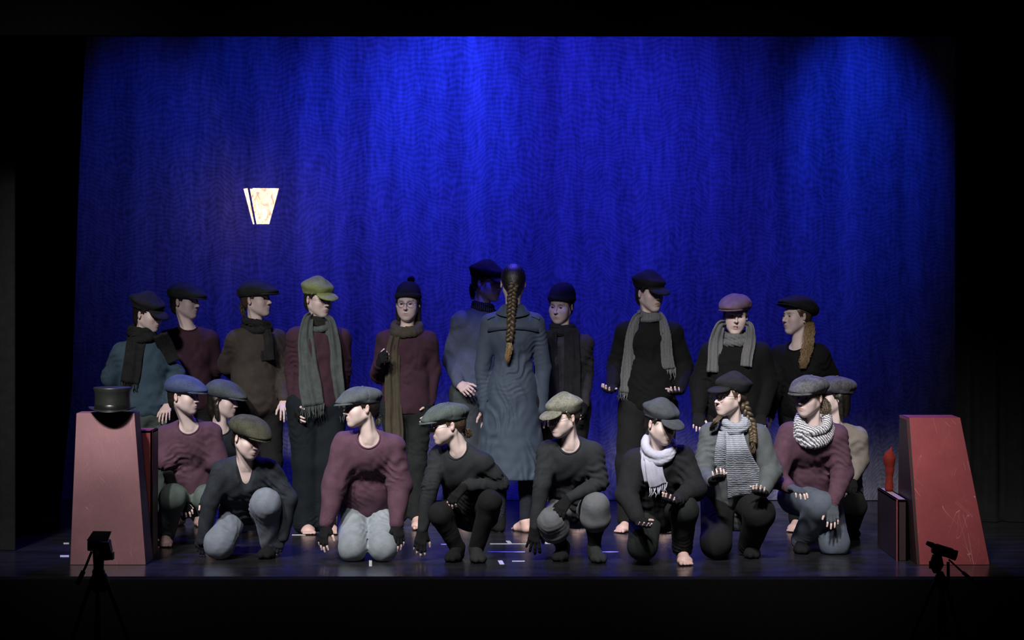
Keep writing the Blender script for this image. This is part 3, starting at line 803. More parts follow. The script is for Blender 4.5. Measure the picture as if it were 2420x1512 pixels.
def glasses(q, mat):
    mb = MB()
    for sg in (-1, 1):
        pts = [(sg*.0315+.021*math.cos(a), -.099-.0*abs(math.cos(a)), -.003+.018*math.sin(a)) for a in np.linspace(0, 2*PI, 17)]
        mb.tube([tm(q.M, np.array([p]))[0] for p in pts], .0013, 5)
        mb.tube(HP(q, (sg*.052, -.098, .003), (sg*.077, -.075, .006), (sg*.080, .000, .004), (sg*.080, .018, -.006)), .0011, 4)
    mb.tube(HP(q, (-.011, -.100, .002), (0, -.103, .005), (.011, -.100, .002)), .0013, 5)
    return mb.obj('glasses', mat, q.root, True, q.off)
# ------------------------------------------------------------------ the stage
def floor_mat():
    m, nt, b = newmat('black_dance_floor')
    n = noise(nt, 2.2, 6, .6, (1, 3, 1)); r = ramp(nt, n.outputs[0], [(.35, (.010, .010, .012)), (.65, (.022, .022, .026))])
    nt.links.new(r.outputs[0], b.inputs['Base Color'])
    n2 = noise(nt, 3.5, 7, .7); r2 = ramp(nt, n2.outputs[0], [(.35, (.17,)*3), (.7, (.32,)*3)]); nt.links.new(r2.outputs[0], b.inputs['Roughness'])
    b.inputs['Specular IOR Level'].default_value = .35
    return m
FLOOR = floor_mat()
BLACKW = plain('matt_black_paint', (.006, .006, .006), .9, 0, .1)
BLACKP = plain('black_plastic', (.006, .006, .007), .45, 0, .3)
MB().box((-7, -.36, -.9), (7, 9, 0)).obj('floor', FLOOR)['kind'] = 'structure'
o = MB().box((-9, -18, -.95), (9, -.36, -.9)).obj('floor_hall', BLACKW); o['kind'] = 'structure'
o = MB().box((-9, -.40, -.9), (9, -.36, -.012)).obj('trim_1', BLACKW); o['kind'] = 'structure'
BLACKD = plain('black_mask_cloth', (.0015, .0015, .0015), 1.0, 0, .0)
# header added to black out the top of frame; black stage box
o = MB().box((-9, -.40, 3.118), (9, -.30, 5.5)).obj('added_top_mask', BLACKD); o['kind'] = 'structure'
o = MB().box((-7, 8.9, 0), (7, 9, 6.2)).obj('wall_back', BLACKW); o['kind'] = 'structure'
o = MB().box((-7.1, -.3, 0), (-7, 9, 6.2)).obj('wall_left', BLACKW); o['kind'] = 'structure'
o = MB().box((7, -.3, 0), (7.1, 9, 6.2)).obj('wall_right', BLACKW); o['kind'] = 'structure'
o = MB().box((-7.1, -.3, 6.2), (7.1, 9, 6.3)).obj('ceiling', BLACKW); o['kind'] = 'structure'

def scrim_mat():
    m, nt, b = newmat('blue_lit_gauze'); L = nt.links.new
    tc = nt.nodes.new('ShaderNodeTexCoord'); sp = nt.nodes.new('ShaderNodeSeparateXYZ'); L(tc.outputs['Object'], sp.inputs[0])
    def mth(op, a, b_=None, c=None):
        n = nt.nodes.new('ShaderNodeMath'); n.operation = op
        for i, v in enumerate((a, b_, c)):
            if v is None: continue
            if hasattr(v, 'links'): L(v, n.inputs[i])
            else: n.inputs[i].default_value = v
        return n.outputs[0]
    na = noise(nt, 1.3, 2, .5, (1.6, 1, .8)).outputs[0]; nb_ = noise(nt, 5.5, 2, .5, (1.5, 1, .7)).outputs[0]
    z = sp.outputs[2]
    amp = mth('MULTIPLY_ADD', z, -1.5, 7.5)                       # warps grow towards the floor
    ph = mth('ADD', mth('MULTIPLY', z, 30.0), mth('MULTIPLY', na, mth('MULTIPLY', amp, 3.2)))
    ph = mth('ADD', ph, mth('MULTIPLY', nb_, mth('MULTIPLY', amp, 1.0)))
    wv = mth('SINE', mth('MULTIPLY', ph, 2*PI))
    nc = noise(nt, 14, 4, .6, (3, 1, .6)).outputs[0]; nd = noise(nt, 1.4, 3, .5, (4, 1, .25)).outputs[0]
    k = mth('ADD', mth('MULTIPLY', wv, .052), mth('ADD', mth('MULTIPLY', nc, .5), mth('MULTIPLY', nd, .5)))
    r = ramp(nt, k, [(.22, (.12, .12, .13)), (.52, (.42, .42, .44)), (.80, (.72, .72, .75))])
    out = nt.nodes['Material Output']; df = nt.nodes.new('ShaderNodeBsdfDiffuse'); tl = nt.nodes.new('ShaderNodeBsdfTranslucent'); tr = nt.nodes.new('ShaderNodeBsdfTransparent')
    L(r.outputs[0], df.inputs[0]); L(r.outputs[0], tl.inputs[0])
    m1 = nt.nodes.new('ShaderNodeMixShader'); m1.inputs[0].default_value = .12; L(df.outputs[0], m1.inputs[1]); L(tl.outputs[0], m1.inputs[2])
    m2 = nt.nodes.new('ShaderNodeMixShader')
    f = ramp(nt, k, [(.25, (.34,)*3), (.75, (.13,)*3)]); L(f.outputs[0], m2.inputs[0]); L(m1.outputs[0], m2.inputs[1]); L(tr.outputs[0], m2.inputs[2])
    nt.nodes.remove(b); L(m2.outputs[0], out.inputs[0]); return m
SCRIM = scrim_mat()
def curtain(name, x0, x1, y, z0, z1, mat, n, fold, amp, edge=None, label=None, cat='curtain', thick=0.0, seed=0):
    V = []; F = []; nz = 24; rnd = random.Random(seed); ph = [rnd.random()*6 for _ in range(4)]
    for i in range(n+1):
        for j in range(nz+1):
            u = i/n; v = j/nz; zz = z0+(z1-z0)*v
            a, b = (x0, x1) if edge is None else edge(v*(z1-z0)+z0, x0, x1)
            x = a+(b-a)*u; g = 1.25-.5*v
            yy = y+amp*g*(math.sin(u*fold*2*PI+ph[0]+.3*math.sin(v*3))*.6+.4*math.sin(u*fold*3.3*PI+ph[1]+v)+.3*math.sin(u*fold*.9*PI+ph[2]))
            V.append((x, yy, zz))
    for i in range(n):
        for j in range(nz):
            a = i*(nz+1)+j; F.append([a, a+nz+1, a+nz+2, a+1])
    if thick:
        m = len(V); V += [(x, yy+thick, zz) for x, yy, zz in V]; F += [[q+m for q in f][::-1] for f in F]
        for i in range(n):
            for j in (0, nz):
                a = i*(nz+1)+j; F.append([a, a+nz+1, a+nz+1+m, a+m])
        for j in range(nz):
            for i in (0, n):
                a = i*(nz+1)+j; F.append([a, a+1, a+1+m, a+m])
    o = obj(name, V, F, mat); tag(o, label, cat); return o
curtain('backdrop_curtain', -3.75, 3.75, 4.3, .005, 5.3, SCRIM, 260, 7, .022, label='wide sheer gauze backdrop curtain washed in deep blue light behind the performers')
BLK = fabric('black_velour', (.010, .010, .010), .95, 200, .3, sheen=0.05)
def ledge(z, a, b):
    e = np.interp(z, [0, .9, 1.8, 2.4, 3.6, 5.3], [-3.22, -3.13, -3.10, -3.08, -3.02, -2.98]); return a, float(e)
curtain('stage_leg_curtain', -4.6, -3.1, 3.0, .004, 5.4, BLK, 60, 9, .045, ledge, 'black velour leg curtain hanging at the left side of the stage', thick=.01, seed=3)
curtain('stage_leg_curtain', 3.10, 4.6, 2.7, .004, 5.4, BLK, 60, 9, .045, None, 'black velour leg curtain hanging at the right side of the stage', thick=.01, seed=4)
curtain('stage_leg_curtain', -4.3, -3.12, .95, .004, 5.4, BLK, 60, 7, .04, None, 'black velour leg curtain nearest the audience at the far left edge', thick=.01, seed=5)
curtain('stage_leg_curtain', 3.28, 4.3, .95, .004, 5.4, BLK, 60, 7, .04, None, 'black velour leg curtain nearest the audience at the far right edge', thick=.01, seed=6)

# glowing street lantern behind the gauze
def lantern():
    y = 4.95; D = y+15; c = W(618, 487, y); root = empty('street_lantern', (c[0], y, 0)); off = np.array(root.location)
    tag(root, 'glowing warm white tapered street lantern seen through the blue gauze', 'lantern')
    m = bpy.data.materials.new('lit_glass'); m.use_nodes = True; nt = m.node_tree; nt.nodes.remove(nt.nodes['Principled BSDF'])
    e = nt.nodes.new('ShaderNodeEmission'); n = noise(nt, 9, 5, .65, (1.6, 1, 1)); n.inputs['Distortion'].default_value = 1.6
    r = ramp(nt, n.outputs[0], [(.30, (.22, .09, .03)), (.40, (.50, .27, .11)), (.50, (.80, .52, .25)), (.62, (1, .82, .48))])
    nt.links.new(r.outputs[0], e.inputs[0]); e.inputs[1].default_value = 11; nt.links.new(e.outputs[0], nt.nodes['Material Output'].inputs[0])
    k = D/FPX; zt = W(0, 443, y)[2]; zb = W(0, 532, y)[2]
    wt, wb = 38*k, 17*k
    ang = math.radians(16); ca, sa = math.cos(ang), math.sin(ang)
    def cor(w_, z): return [(c[0]+(sx*w_)*ca-(sy*w_)*sa*1, y+(sx*w_)*sa+(sy*w_)*ca, z) for sx, sy in ((-1, -1), (1, -1), (1, 1), (-1, 1))]
    T, Bt = cor(wt, zt), cor(wb, zb)
    for i in range(4):
        j = (i+1) % 4; a, b, cc, d = [np.array(p) for p in (Bt[i], Bt[j], T[j], T[i])]; n_ = nrm(np.cross(b-a, d-a))
        ins = lambda p, q_: p+(q_-p)*.07
        Q = [a+(b-a)*.14, b+(a-b)*.10, cc+(d-cc)*.06, d+(cc-d)*.13]
        MB().hexa([Q[0]-n_*.002, Q[1]-n_*.002, Q[1]+n_*.002, Q[0]+n_*.002, Q[3]-n_*.002, Q[2]-n_*.002, Q[2]+n_*.002, Q[3]+n_*.002]).obj('pane', m, root, off=off)
    f = MB()
    for i in range(4):
        j = (i+1) % 4; f.tube([Bt[i], T[i]], .009, 6); f.tube([Bt[i], Bt[j]], .009, 6); f.tube([T[i], T[j]], .010, 6)
    f.obj('frame', BLACKP, root, off=off)
    rf = MB(); rf.lathe([(.17, 0), (.175, .012), (.07, .10), (.045, .11), (.05, .14), (.0, .19)], (c[0], y, zt), 4); rf.obj('roof', BLACKP, root, off=off)
    MB().lathe([(.022, 0), (.022, zb-.06), (.05, zb-.04), (.06, zb-.005)], (c[0], y, 0), 16).obj('post', BLACKP, root, True, off)
    MB().lathe([(.14, 0), (.14, .03), (.06, .08), (.03, .3)], (c[0], y, 0), 20).obj('foot', BLACKP, root, True, off)
    l = bpy.data.lights.new('lantern_bulb', 'POINT'); l.energy = 9; l.color = (1, .62, .32); l.shadow_soft_size = .03
    lo = bpy.data.objects.new('lantern_bulb', l); COL.objects.link(lo); lo.location = (c[0], y, (zt+zb)/2)
lantern()

# ------------------------------------------------------------------ red blocks, top hat, red cloth
def red_mat(name, c, sc=1.0):
    m, nt, b = newmat(name); L = nt.links.new
    n = noise(nt, 3, 5, .6, (1, 1, 1)); n2 = noise(nt, 40, 3, .6, (6, 6, .6)); c = np.array(c)
    r = ramp(nt, n.outputs[0], [(.3, tuple(c*.8)), (.7, tuple(c*1.15))])
    mx = nt.nodes.new('ShaderNodeMix'); mx.data_type = 'RGBA'; mx.blend_type = 'MULTIPLY'; mx.inputs[0].default_value = .35
    L(r.outputs[0], mx.inputs[6]); L(n2.outputs[0], mx.inputs[7])
    # thin pale scratches
    tc = nt.nodes.new('ShaderNodeTexCoord'); prev = mx.outputs[2]
    for i, (ax, ang, s, th) in enumerate([(0, .85, 3.1, .0035), (1, -.35, 4.3, .003), (2, .25, 2.3, .003)]):
        mp = nt.nodes.new('ShaderNodeMapping'); mp.inputs['Rotation'].default_value = (0, ang, 0); mp.inputs['Location'].default_value = (i*3.1, 0, i*1.7); L(tc.outputs['Object'], mp.inputs[0])
        nn = nt.nodes.new('ShaderNodeTexNoise'); nn.inputs['Scale'].default_value = s; nn.inputs['Detail'].default_value = 1
        mp2 = nt.nodes.new('ShaderNodeMapping'); mp2.inputs['Scale'].default_value = (4.5, 1, .45); L(mp.outputs[0], mp2.inputs[0]); L(mp2.outputs[0], nn.inputs['Vector'])
        a = nt.nodes.new('ShaderNodeMath'); a.operation = 'SUBTRACT'; a.inputs[1].default_value = .56; L(nn.outputs[0], a.inputs[0])
        a2 = nt.nodes.new('ShaderNodeMath'); a2.operation = 'ABSOLUTE'; L(a.outputs[0], a2.inputs[0])
        a3 = nt.nodes.new('ShaderNodeMath'); a3.operation = 'LESS_THAN'; a3.inputs[1].default_value = th*sc; L(a2.outputs[0], a3.inputs[0])
        mk = noise(nt, 5+i, 1).outputs[0]; g = nt.nodes.new('ShaderNodeMath'); g.operation = 'GREATER_THAN'; g.inputs[1].default_value = .55; L(mk, g.inputs[0])
        ml = nt.nodes.new('ShaderNodeMath'); ml.operation = 'MULTIPLY'; L(a3.outputs[0], ml.inputs[0]); L(g.outputs[0], ml.inputs[1])
        m4 = nt.nodes.new('ShaderNodeMath'); m4.operation = 'MULTIPLY'; m4.inputs[1].default_value = .35; L(ml.outputs[0], m4.inputs[0])
        mm = nt.nodes.new('ShaderNodeMix'); mm.data_type = 'RGBA'; L(m4.outputs[0], mm.inputs[0]); L(prev, mm.inputs[6]); mm.inputs[7].default_value = (.6, .38, .34, 1); prev = mm.outputs[2]
    L(prev, b.inputs['Base Color']); b.inputs['Roughness'].default_value = .42; b.inputs['Specular IOR Level'].default_value = .5
    bump(nt, n2.outputs[0], b, .12, .002); return m
REDL = red_mat('worn_red_paint', (.20, .088, .100), .25); REDR = red_mat('scratched_red_paint', (.27, .048, .055), .8)
DRED = plain('shade_dark_red', (.02, .008, .008), .5)  # red darkened in the colour itself to stand for shaded panels
def panel_block(name, label, B8, mats, t=.018):
    """truncated wedge plinth of ply panels: bottom 4 (front-left, front-right, back-right, back-left), top 4"""
    B8 = [np.array(p, float) for p in B8]; root = empty(name, sum(B8[:4])/4*np.array((1, 1, 0))); off = np.array(root.location); tag(root, label, 'plinth')
    ctr = sum(B8)/8
    for nm, ids, mt in (('front_panel', (0, 1, 5, 4), mats[0]), ('side_panel', (1, 2, 6, 5), mats[1]), ('back_panel', (2, 3, 7, 6), mats[2]), ('side_panel', (3, 0, 4, 7), mats[3]), ('top_panel', (4, 5, 6, 7), mats[4])):
        a = [B8[i] for i in ids]; n_ = nrm(np.cross(a[1]-a[0], a[3]-a[0]))
        if n_@(a[0]-ctr) < 0: n_ = -n_
        b = [p-n_*t for p in a]; m_ = MB(); m_.hexa([b[0], b[1], b[2], b[3], a[0], a[1], a[2], a[3]])
        o = m_.obj(nm, mt, root, off=off); bv = o.modifiers.new('bevel', 'BEVEL'); bv.width = .003; bv.segments = 1
    return root
yf = .19
a, b = Wz(165, yf, 0), Wz(345, yf, 0); t0, t1 = W(180, 976, .30), W(318, 976, .30)
panel_block('red_plinth', 'tall worn red tapered plinth at left under the black top hat', [a, b, (b[0], .50, 0), (a[0], .50, 0), t0, t1, (t1[0], .50, t1[2]), (t0[0], .50, t0[2])], [REDL, DRED, DRED, DRED, REDL])
x1 = Wz(361, .62, 0)[0]; zt = W(0, 1017, .62)[2]
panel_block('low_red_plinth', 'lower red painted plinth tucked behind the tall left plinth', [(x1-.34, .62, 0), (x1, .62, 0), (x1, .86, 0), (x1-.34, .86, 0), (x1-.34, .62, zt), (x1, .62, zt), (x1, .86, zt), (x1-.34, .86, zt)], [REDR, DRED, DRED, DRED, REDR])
a, b = Wz(2168, yf, 0), Wz(2340, yf, 0); t0, t1 = W(2143, 987, .30), W(2270, 987, .30)
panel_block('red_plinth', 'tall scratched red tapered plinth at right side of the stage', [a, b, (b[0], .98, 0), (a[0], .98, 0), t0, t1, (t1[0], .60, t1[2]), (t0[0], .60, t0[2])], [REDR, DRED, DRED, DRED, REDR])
yb = .40; x0 = Wz(2119, yb, 0)[0]; zt = .372
panel_block('red_box', 'low narrow dark red box beside the tall right plinth with a pale front edge', [(x0, yb, 0), (x0+.07, yb, 0), (x0+.07, 1.2, 0), (x0, 1.2, 0), (x0, yb, zt), (x0+.07, yb, zt), (x0+.07, 1.2, zt), (x0, 1.2, zt)], [DRED, DRED, DRED, DRED, plain('pale_box_top', (.30, .20, .18), .6)])  # top panel paler than the other panels
MB().box((x0-.002, yb-.004, .0), (x0+.005, yb+.004, zt+.001)).obj('front_edge', REDR, bpy.data.objects['red_box'], off=np.array(bpy.data.objects['red_box'].location))
# red cloth bundle on the low box
s = SDF(); cx, cy = x0+.036, .95
s.cone((cx, cy, zt+.02), (cx+.005, cy, zt+.13), .027, .020, .02); s.cone((cx+.004, cy, zt+.13), (cx+.002, cy, zt+.20), .024, .034, .02); s.ell((cx, cy, zt+.205), (.033, .030, .050), k=.02); s.cone((cx, cy, zt+.23), (cx+.015, cy, zt+.275), .018, .006, .02)
for q_ in range(5): s.fold((cx, cy, zt+.05*q_+.03), .08, (1, .2, .35*(q_ % 2)+.2), .018, .004)
V, F = surf(s, .0035, .015); tag(obj('red_cloth', V, F, fabric('red_cloth', (.13, .012, .008), .8, 150, .25, sheen=.3)), 'crumpled bright red cloth bundle standing on the low box at right', 'cloth')
# top hat
def top_hat():
    cx, cy = W(265, 970, .33)[0], .345; z0 = t_left[2]+.004; root = empty('top_hat', (cx, cy, z0)); off = np.array(root.location)
    tag(root, 'black silk top hat standing on the tall left red plinth', 'hat')
    m = plain('black_silk', (.010, .012, .010), .42, 0, .5)
    H = .150
    pr = [(.108, .012), (.1085, .03), (.105, .08), (.107, .12), (.115, H-.006), (.113, H), (.09, H+.002), (.0, H+.003)]
    MB().lathe(pr, (cx, cy, z0), 48, (1, 1.12)).obj('crown', m, root, True, off)
    MB().lathe([(.1092, .014), (.1100, .016), (.1075, .046), (.1062, .048)], (cx, cy, z0), 48, (1.01, 1.13)).obj('hat_band', plain('black_ribbon', (.006, .006, .006), .3), root, True, off)
    V = []; F = []; n = 64; mm = 8
    for side in (0, 1):
        for j in range(mm+1):
            r = .100+.046*j/mm
            for k in range(n):
                q = 2*PI*k/n; x = r*math.cos(q)*.98; y_ = r*math.sin(q)*1.16
                z = z0+.016+.014*(abs(math.cos(q))**2)*(j/mm)**2-.010*(abs(math.sin(q))**2)*(j/mm)+(.0035 if side else 0)
                V.append((cx+x, cy+y_, z))
    for side in (0, 1):
        for j in range(mm):
            for k in range(n):
                k2 = (k+1) % n; b0 = side*(mm+1)*n; f = [b0+j*n+k, b0+(j+1)*n+k, b0+(j+1)*n+k2, b0+j*n+k2]; F.append(f if side else f[::-1])
    b0 = mm*n; b1 = (mm+1)*n+mm*n
    for k in range(n): F.append([b0+k, b0+(k+1) % n, b1+(k+1) % n, b1+k])
    obj('brim', V, F, m, root, True, None, off)
t_left = W(180, 976, .30); top_hat()

# ------------------------------------------------------------------ tape marks on the floor
TAPE = plain('white_tape', (.55, .55, .56), .6)
def py2y(py): return CAMZ*FPX/(py-HOR)-15
def tape(px0, px1, py, h, label, skew=0, grp=None):
    ya, yb_ = py2y(py+h/2), py2y(py-h/2)
    a, b, c, d = Wz(px0+skew, ya, 0), Wz(px1+skew, ya, 0), Wz(px1, yb_, 0), Wz(px0, yb_, 0); z = np.array((0, 0, .0016))
    o = MB().hexa([a+z*.2, b+z*.2, c+z*.2, d+z*.2, a+z, b+z, c+z, d+z]).obj('floor_tape', TAPE); tag(o, label, 'tape', grp)
tape(1176, 1187, 1329, 9, 'small square white tape mark at centre front of the stage floor', 5)
tape(1195, 1205, 1281, 6, 'small white tape mark on the blue lit floor at centre stage', 5)
tape(1288, 1302, 1283, 4, 'short white tape mark beside the bright line on the floor', 0)
tape(1158, 1246, 1285, 1.6, 'long thin white tape line further upstage at centre')
tape(1042, 1064, 1286, 1.6, 'short thin white tape line left of centre')
tape(1153, 1241, 1304, 1.8, 'long thin white tape line nearer the audience at centre')
tape(1210, 1240, 1326, 1.6, 'thin pale tape strip by the gloved hand at centre front')
tape(1420, 1462, 1304, 1.8, 'thin white tape line right of the centre crouching performers')
tape(872, 879, 1331, 14, 'pale tape strip in front of the kneeling performer in burgundy', 0)
tape(690, 722, 1264, 1.8, 'pale thin tape dash on the floor by bare feet')
tape(150, 163, 1284, 3, 'pale tape piece beside the left plinth, farther back')
tape(142, 163, 1314, 4, 'pale tape piece beside the left plinth, nearer the audience')
tape(986, 1001, 1251, 2.0, 'pale tape piece upstage beside a bare foot left of centre')

# ------------------------------------------------------------------ two small cameras on tripods standing in the hall
def tripod(px, py, y, label, body):
    c = W(px, py, y); root = empty('tripod_camera', (c[0], y, -.9)); off = np.array(root.location); tag(root, label, 'camera')
    g = plain('dark_glass', (.01, .012, .03), .4, 0, .08)
    base = c[2]
    st = MB().tube([(c[0], y, base-.16), (c[0], y, base-.62)], .011, 10); st.obj('column', BLACKP, root, True, off)
    col = MB().lathe([(.018, 0), (.032, .02), (.036, .05), (.022, .075), (.014, .09)], (c[0], y, base-.20), 20); col.obj('collar', BLACKP, root, True, off)
    for i in range(3):
        a = math.radians(35+120*i); e = (c[0]+.42*math.cos(a), y+.42*math.sin(a), -.893)
        l = MB().tube([(c[0]+.025*math.cos(a), y+.025*math.sin(a), base-.16), (c[0]+.06*math.cos(a), y+.06*math.sin(a), base-.24), e], [.010, .012, .009], 8).obj('leg', BLACKP, root, True, off)
    body(c, y, root, off, g)
def body_l(c, y, root, off, g):
    k = 14/6000
    b = MB(); b.hexa([(c[0]-.058, y-.03, c[2]-.035), (c[0]+.072, y-.03, c[2]-.045), (c[0]+.072, y+.05, c[2]-.045), (c[0]-.058, y+.05, c[2]-.035), (c[0]-.058, y-.03, c[2]+.022), (c[0]+.060, y-.03, c[2]+.012), (c[0]+.060, y+.05, c[2]+.022), (c[0]-.050, y+.05, c[2]+.028)])
    o = b.obj('camera_body', BLACKP, root, off=off); bv = o.modifiers.new('bevel', 'BEVEL'); bv.width = .006; bv.segments = 2
    MB().hexa([(c[0]-.058, y-.04, c[2]+.025), (c[0]+.055, y-.04, c[2]+.018), (c[0]+.055, y-.034, c[2]+.016), (c[0]-.058, y-.034, c[2]+.022), (c[0]-.028, y-.012, c[2]+.072), (c[0]+.072, y-.012, c[2]+.070), (c[0]+.072, y-.004, c[2]+.070), (c[0]-.028, y-.004, c[2]+.070)]).obj('screen', g, root, off=off)
    MB().lathe([(.030, -.055), (.034, -.05), (.034, .0), (.028, .03)], (c[0]+.03, y+.02, c[2]-.035), 20).obj('lens', BLACKP, root, True, off)
    MB().tube([(c[0]+.0, y, c[2]-.03), (c[0]+.0, y, c[2]-.17)], [.034, .026], 12).obj('tripod_head', BLACKP, root, True, off)
    MB().box((c[0]+.03, y-.03, c[2]-.085), (c[0]+.082, y+.03, c[2]-.045)).obj('plate', BLACKP, root, off=off)
    MB().tube([(c[0]-.035, y-.02, c[2]-.04), (c[0]-.062, y-.06, c[2]-.12), (c[0]-.075, y-.08, c[2]-.15)], .007, 8).obj('pan_handle', BLACKP, root, True, off)
    MB().tube([(c[0]-.070, y-.075, c[2]-.14), (c[0]-.10, y-.10, c[2]-.21)], .013, 8).obj('grip', BLACKP, root, True, off)
    MB().lathe([(.030, -.26), (.058, -.24), (.056, -.20), (.036, -.16)], (c[0]+.005, y, c[2]), 16).obj('shoulder', BLACKP, root, True, off)
def body_r(c, y, root, off, g):
    R_ = Matrix.Rotation(math.radians(17), 3, 'Y')
    def rot(p): v = R_ @ Vector(p); return (c[0]+v.x, y+v.y, c[2]+v.z)
    o = MB().hexa([rot(p) for p in [(-.040, -.03, -.025), (.075, -.03, -.020), (.075, .04, -.020), (-.040, .04, -.025), (-.055, -.03, .030), (.078, -.03, .030), (.078, .04, .030), (-.055, .04, .030)]]).obj('camera_body', BLACKP, root, off=off)
    bv = o.modifiers.new('bevel', 'BEVEL'); bv.width = .007; bv.segments = 2
    MB().tube([rot((-.05, 0, .018)), rot((-.085, 0, .022))], [.016, .011], 12).obj('viewfinder', BLACKP, root, True, off)
    MB().tube([rot((.05, 0, .002)), rot((.092, 0, .002))], [.026, .029], 16).obj('lens', BLACKP, root, True, off)
    MB().hexa([rot(p) for p in [(-.03, -.036, .030), (.06, -.036, .030), (.06, .01, .030), (-.03, .01, .030), (-.03, -.036, .034), (.06, -.036, .034), (.06, .01, .034), (-.03, .01, .034)]]).obj('screen', g, root, off=off)
    MB().tube([(c[0]-.018, y, c[2]-.02), (c[0]-.02, y, c[2]-.075), (c[0]-.02, y, c[2]-.12)], [.026, .040, .018], 12).obj('tripod_head', BLACKP, root, True, off)
    MB().tube([(c[0]+.045, y-.01, c[2]-.045), (c[0]+.125, y-.05, c[2]-.12)], .005, 8).obj('pan_handle', BLACKP, root, True, off)
    MB().tube([(c[0]+.115, y-.045, c[2]-.11), (c[0]+.185, y-.08, c[2]-.17)], .010, 8).obj('grip', BLACKP, root, True, off)
    MB().tube([(c[0]+.045, y+.01, c[2]-.06), (c[0]+.047, y+.01, c[2]-.20)], .009, 8).obj('lock_knob', BLACKP, root, True, off)
    MB().lathe([(.012, -.02), (.012, .02)], (c[0]-.05, y, c[2]-.075), 10).obj('knob', BLACKP, root, True, off)
tripod(233, 1285, -1.1, 'small black video camera on a tripod in front of the left plinth', body_l)
tripod(2222, 1302, -1.1, 'small black video camera on a tripod in front of the right plinth', body_r)
# ------------------------------------------------------------------ costume colours
BURG2 = fabric('burgundy_sweatshirt', (.082, .041, .060)); BURG3 = fabric('dark_burgundy_knit', (.042, .019, .028))
CHAR = fabric('charcoal_knit', (.016, .019, .023)); CHBL = fabric('charcoal_blue_knit', (.022, .026, .033), var=.3, scale=160); BLAK = fabric('black_jersey', (.0055, .0055, .006)); BLK2 = fabric('black_hoodie', (.014, .014, .016))
BLAKG = fabric('black_glove_knit', (.008, .008, .009), scale=320); BLUSW = fabric('slate_blue_sweatshirt', (.040, .066, .092)); GRBL = fabric('grey_blue_sweatshirt', (.072, .088, .125))
BRWN = fabric('brown_wool_jacket', (.045, .036, .032)); GREYS = fabric('grey_sweatshirt', (.085, .095, .10)); TAUP = fabric('taupe_sweatshirt', (.19, .165, .145))
DGREY = fabric('dark_grey_knit', (.030, .028, .030), scale=120, var=.35)
DENIMG = fabric('grey_denim', (.16, .18, .22), scale=420, stretch=(1, 1, .3)); DENIML = fabric('light_grey_denim', (.22, .25, .275), scale=420, stretch=(1, 1, .3)); DENIMB = fabric('slate_denim', (.085, .10, .13), scale=420, stretch=(1, 1, .3))
DENIMD = fabric('dark_denim', (.008, .011, .014), scale=420, stretch=(1, 1, .3)); OLIVT = fabric('olive_grey_twill', (.075, .095, .085)); BLKT = fabric('black_trousers', (.010, .010, .011)); DKT = fabric('dark_trousers', (.012, .012, .0125)); GRT = fabric('dark_green_twill', (.014, .017, .0165))
GSH = fabric('grey_shorts_twill', (.105, .11, .12)); TAUT = fabric('dark_slate_trousers', (.05, .06, .065))
CAPBK = fabric('black_felt', (.016, .016, .018), scale=150, var=.4); CAPGR = fabric('dark_green_wool', (.030, .036, .032), scale=150, var=.35); CAPLM = fabric('green_wool', (.19, .22, .085), scale=150, var=.3)
CAPBL = fabric('blue_wool', (.050, .066, .135), scale=150, var=.35); CAPTG = fabric('teal_grey_wool', (.066, .080, .086), scale=150, var=.35); CAPOL = fabric('brown_olive_wool', (.045, .045, .030), scale=120, var=.45)
CAPSL = fabric('slate_wool', (.070, .082, .092), scale=150, var=.3); CAPFG = fabric('forest_grey_wool', (.066, .084, .080), scale=150, var=.3); CAPKH = fabric('khaki_herringbone', (.145, .145, .115), scale=110, var=.5)
CAPDG = fabric('charcoal_felt', (.050, .056, .064), scale=150, var=.3); CAPMV = fabric('mauve_wool', (.13, .085, .115), scale=150, var=.3); CAPNB = fabric('grey_tweed', (.085, .085, .095), scale=90, var=.55); CAPN2 = fabric('dark_grey_tweed', (.075, .072, .080), scale=90, var=.5)
SCBK = fabric('black_scarf', (.014, .014, .014), scale=120, var=.4); SCGR = fabric('grey_green_scarf', (.062, .072, .069), scale=200, var=.3, strength=.6); SCOL = fabric('olive_brown_scarf', (.055, .046, .032), scale=200, var=.2)
SCLT = fabric('lavender_grey_scarf', (.42, .42, .52), scale=240, var=.15); SCGY = knit('grey_ribbed_scarf', (.15, .15, .155), (.095, .095, .10), 42, 'X', .5); SCMR = knit('marled_grey_scarf', (.19, .20, .20), (.06, .06, .065), 55, 'X', .7)
SCCH = knit('chunky_pale_grey_knit', (.33, .35, .405), (.24, .255, .30), 26, 'Z', .6); SCWB = knit('black_white_knit', (.66, .64, .68), (.10, .10, .12), 26, 'DIAGONAL', .9); ARMW = fabric('slate_arm_warmer', (.062, .070, .085), scale=300)
PLAID = knit('plaid_scarf', (.05, .05, .05), (.01, .01, .01), 22, 'X', .2); COAT = fabric('blue_trench_cotton', (.044, .059, .085), rough=.6, scale=500, var=.12, sheen=.25, mottled=8); WIRE = plain('thin_metal', (.35, .33, .32), .3, 1.0)

def pyz(z, y): return HOR+(CAMZ-z)*FPX/(y+15)
def stand(xl, xr, H, y, d=(0, 0), f=None, kb=0.02):
    r = []
    for i, x in enumerate((xl, xr)):
        r.append(((x, pyz(.275*H, y), None, -kb+d[i]), (x, pyz(.07, y), None, .02+d[i]), (f or ((-.35, -1, 0), (.35, -1, 0)))[i]))
    return r
ST = dict(stand=True)
D_ = dict
def person(label, y, H, head, neck, pelvis, ty, arms, legs, top, bottom, **k):
    q = build_person(label, y, H, head, neck, pelvis, ty, arms, legs, top, bottom, **k); q.back = bool(k.get('back')); return q

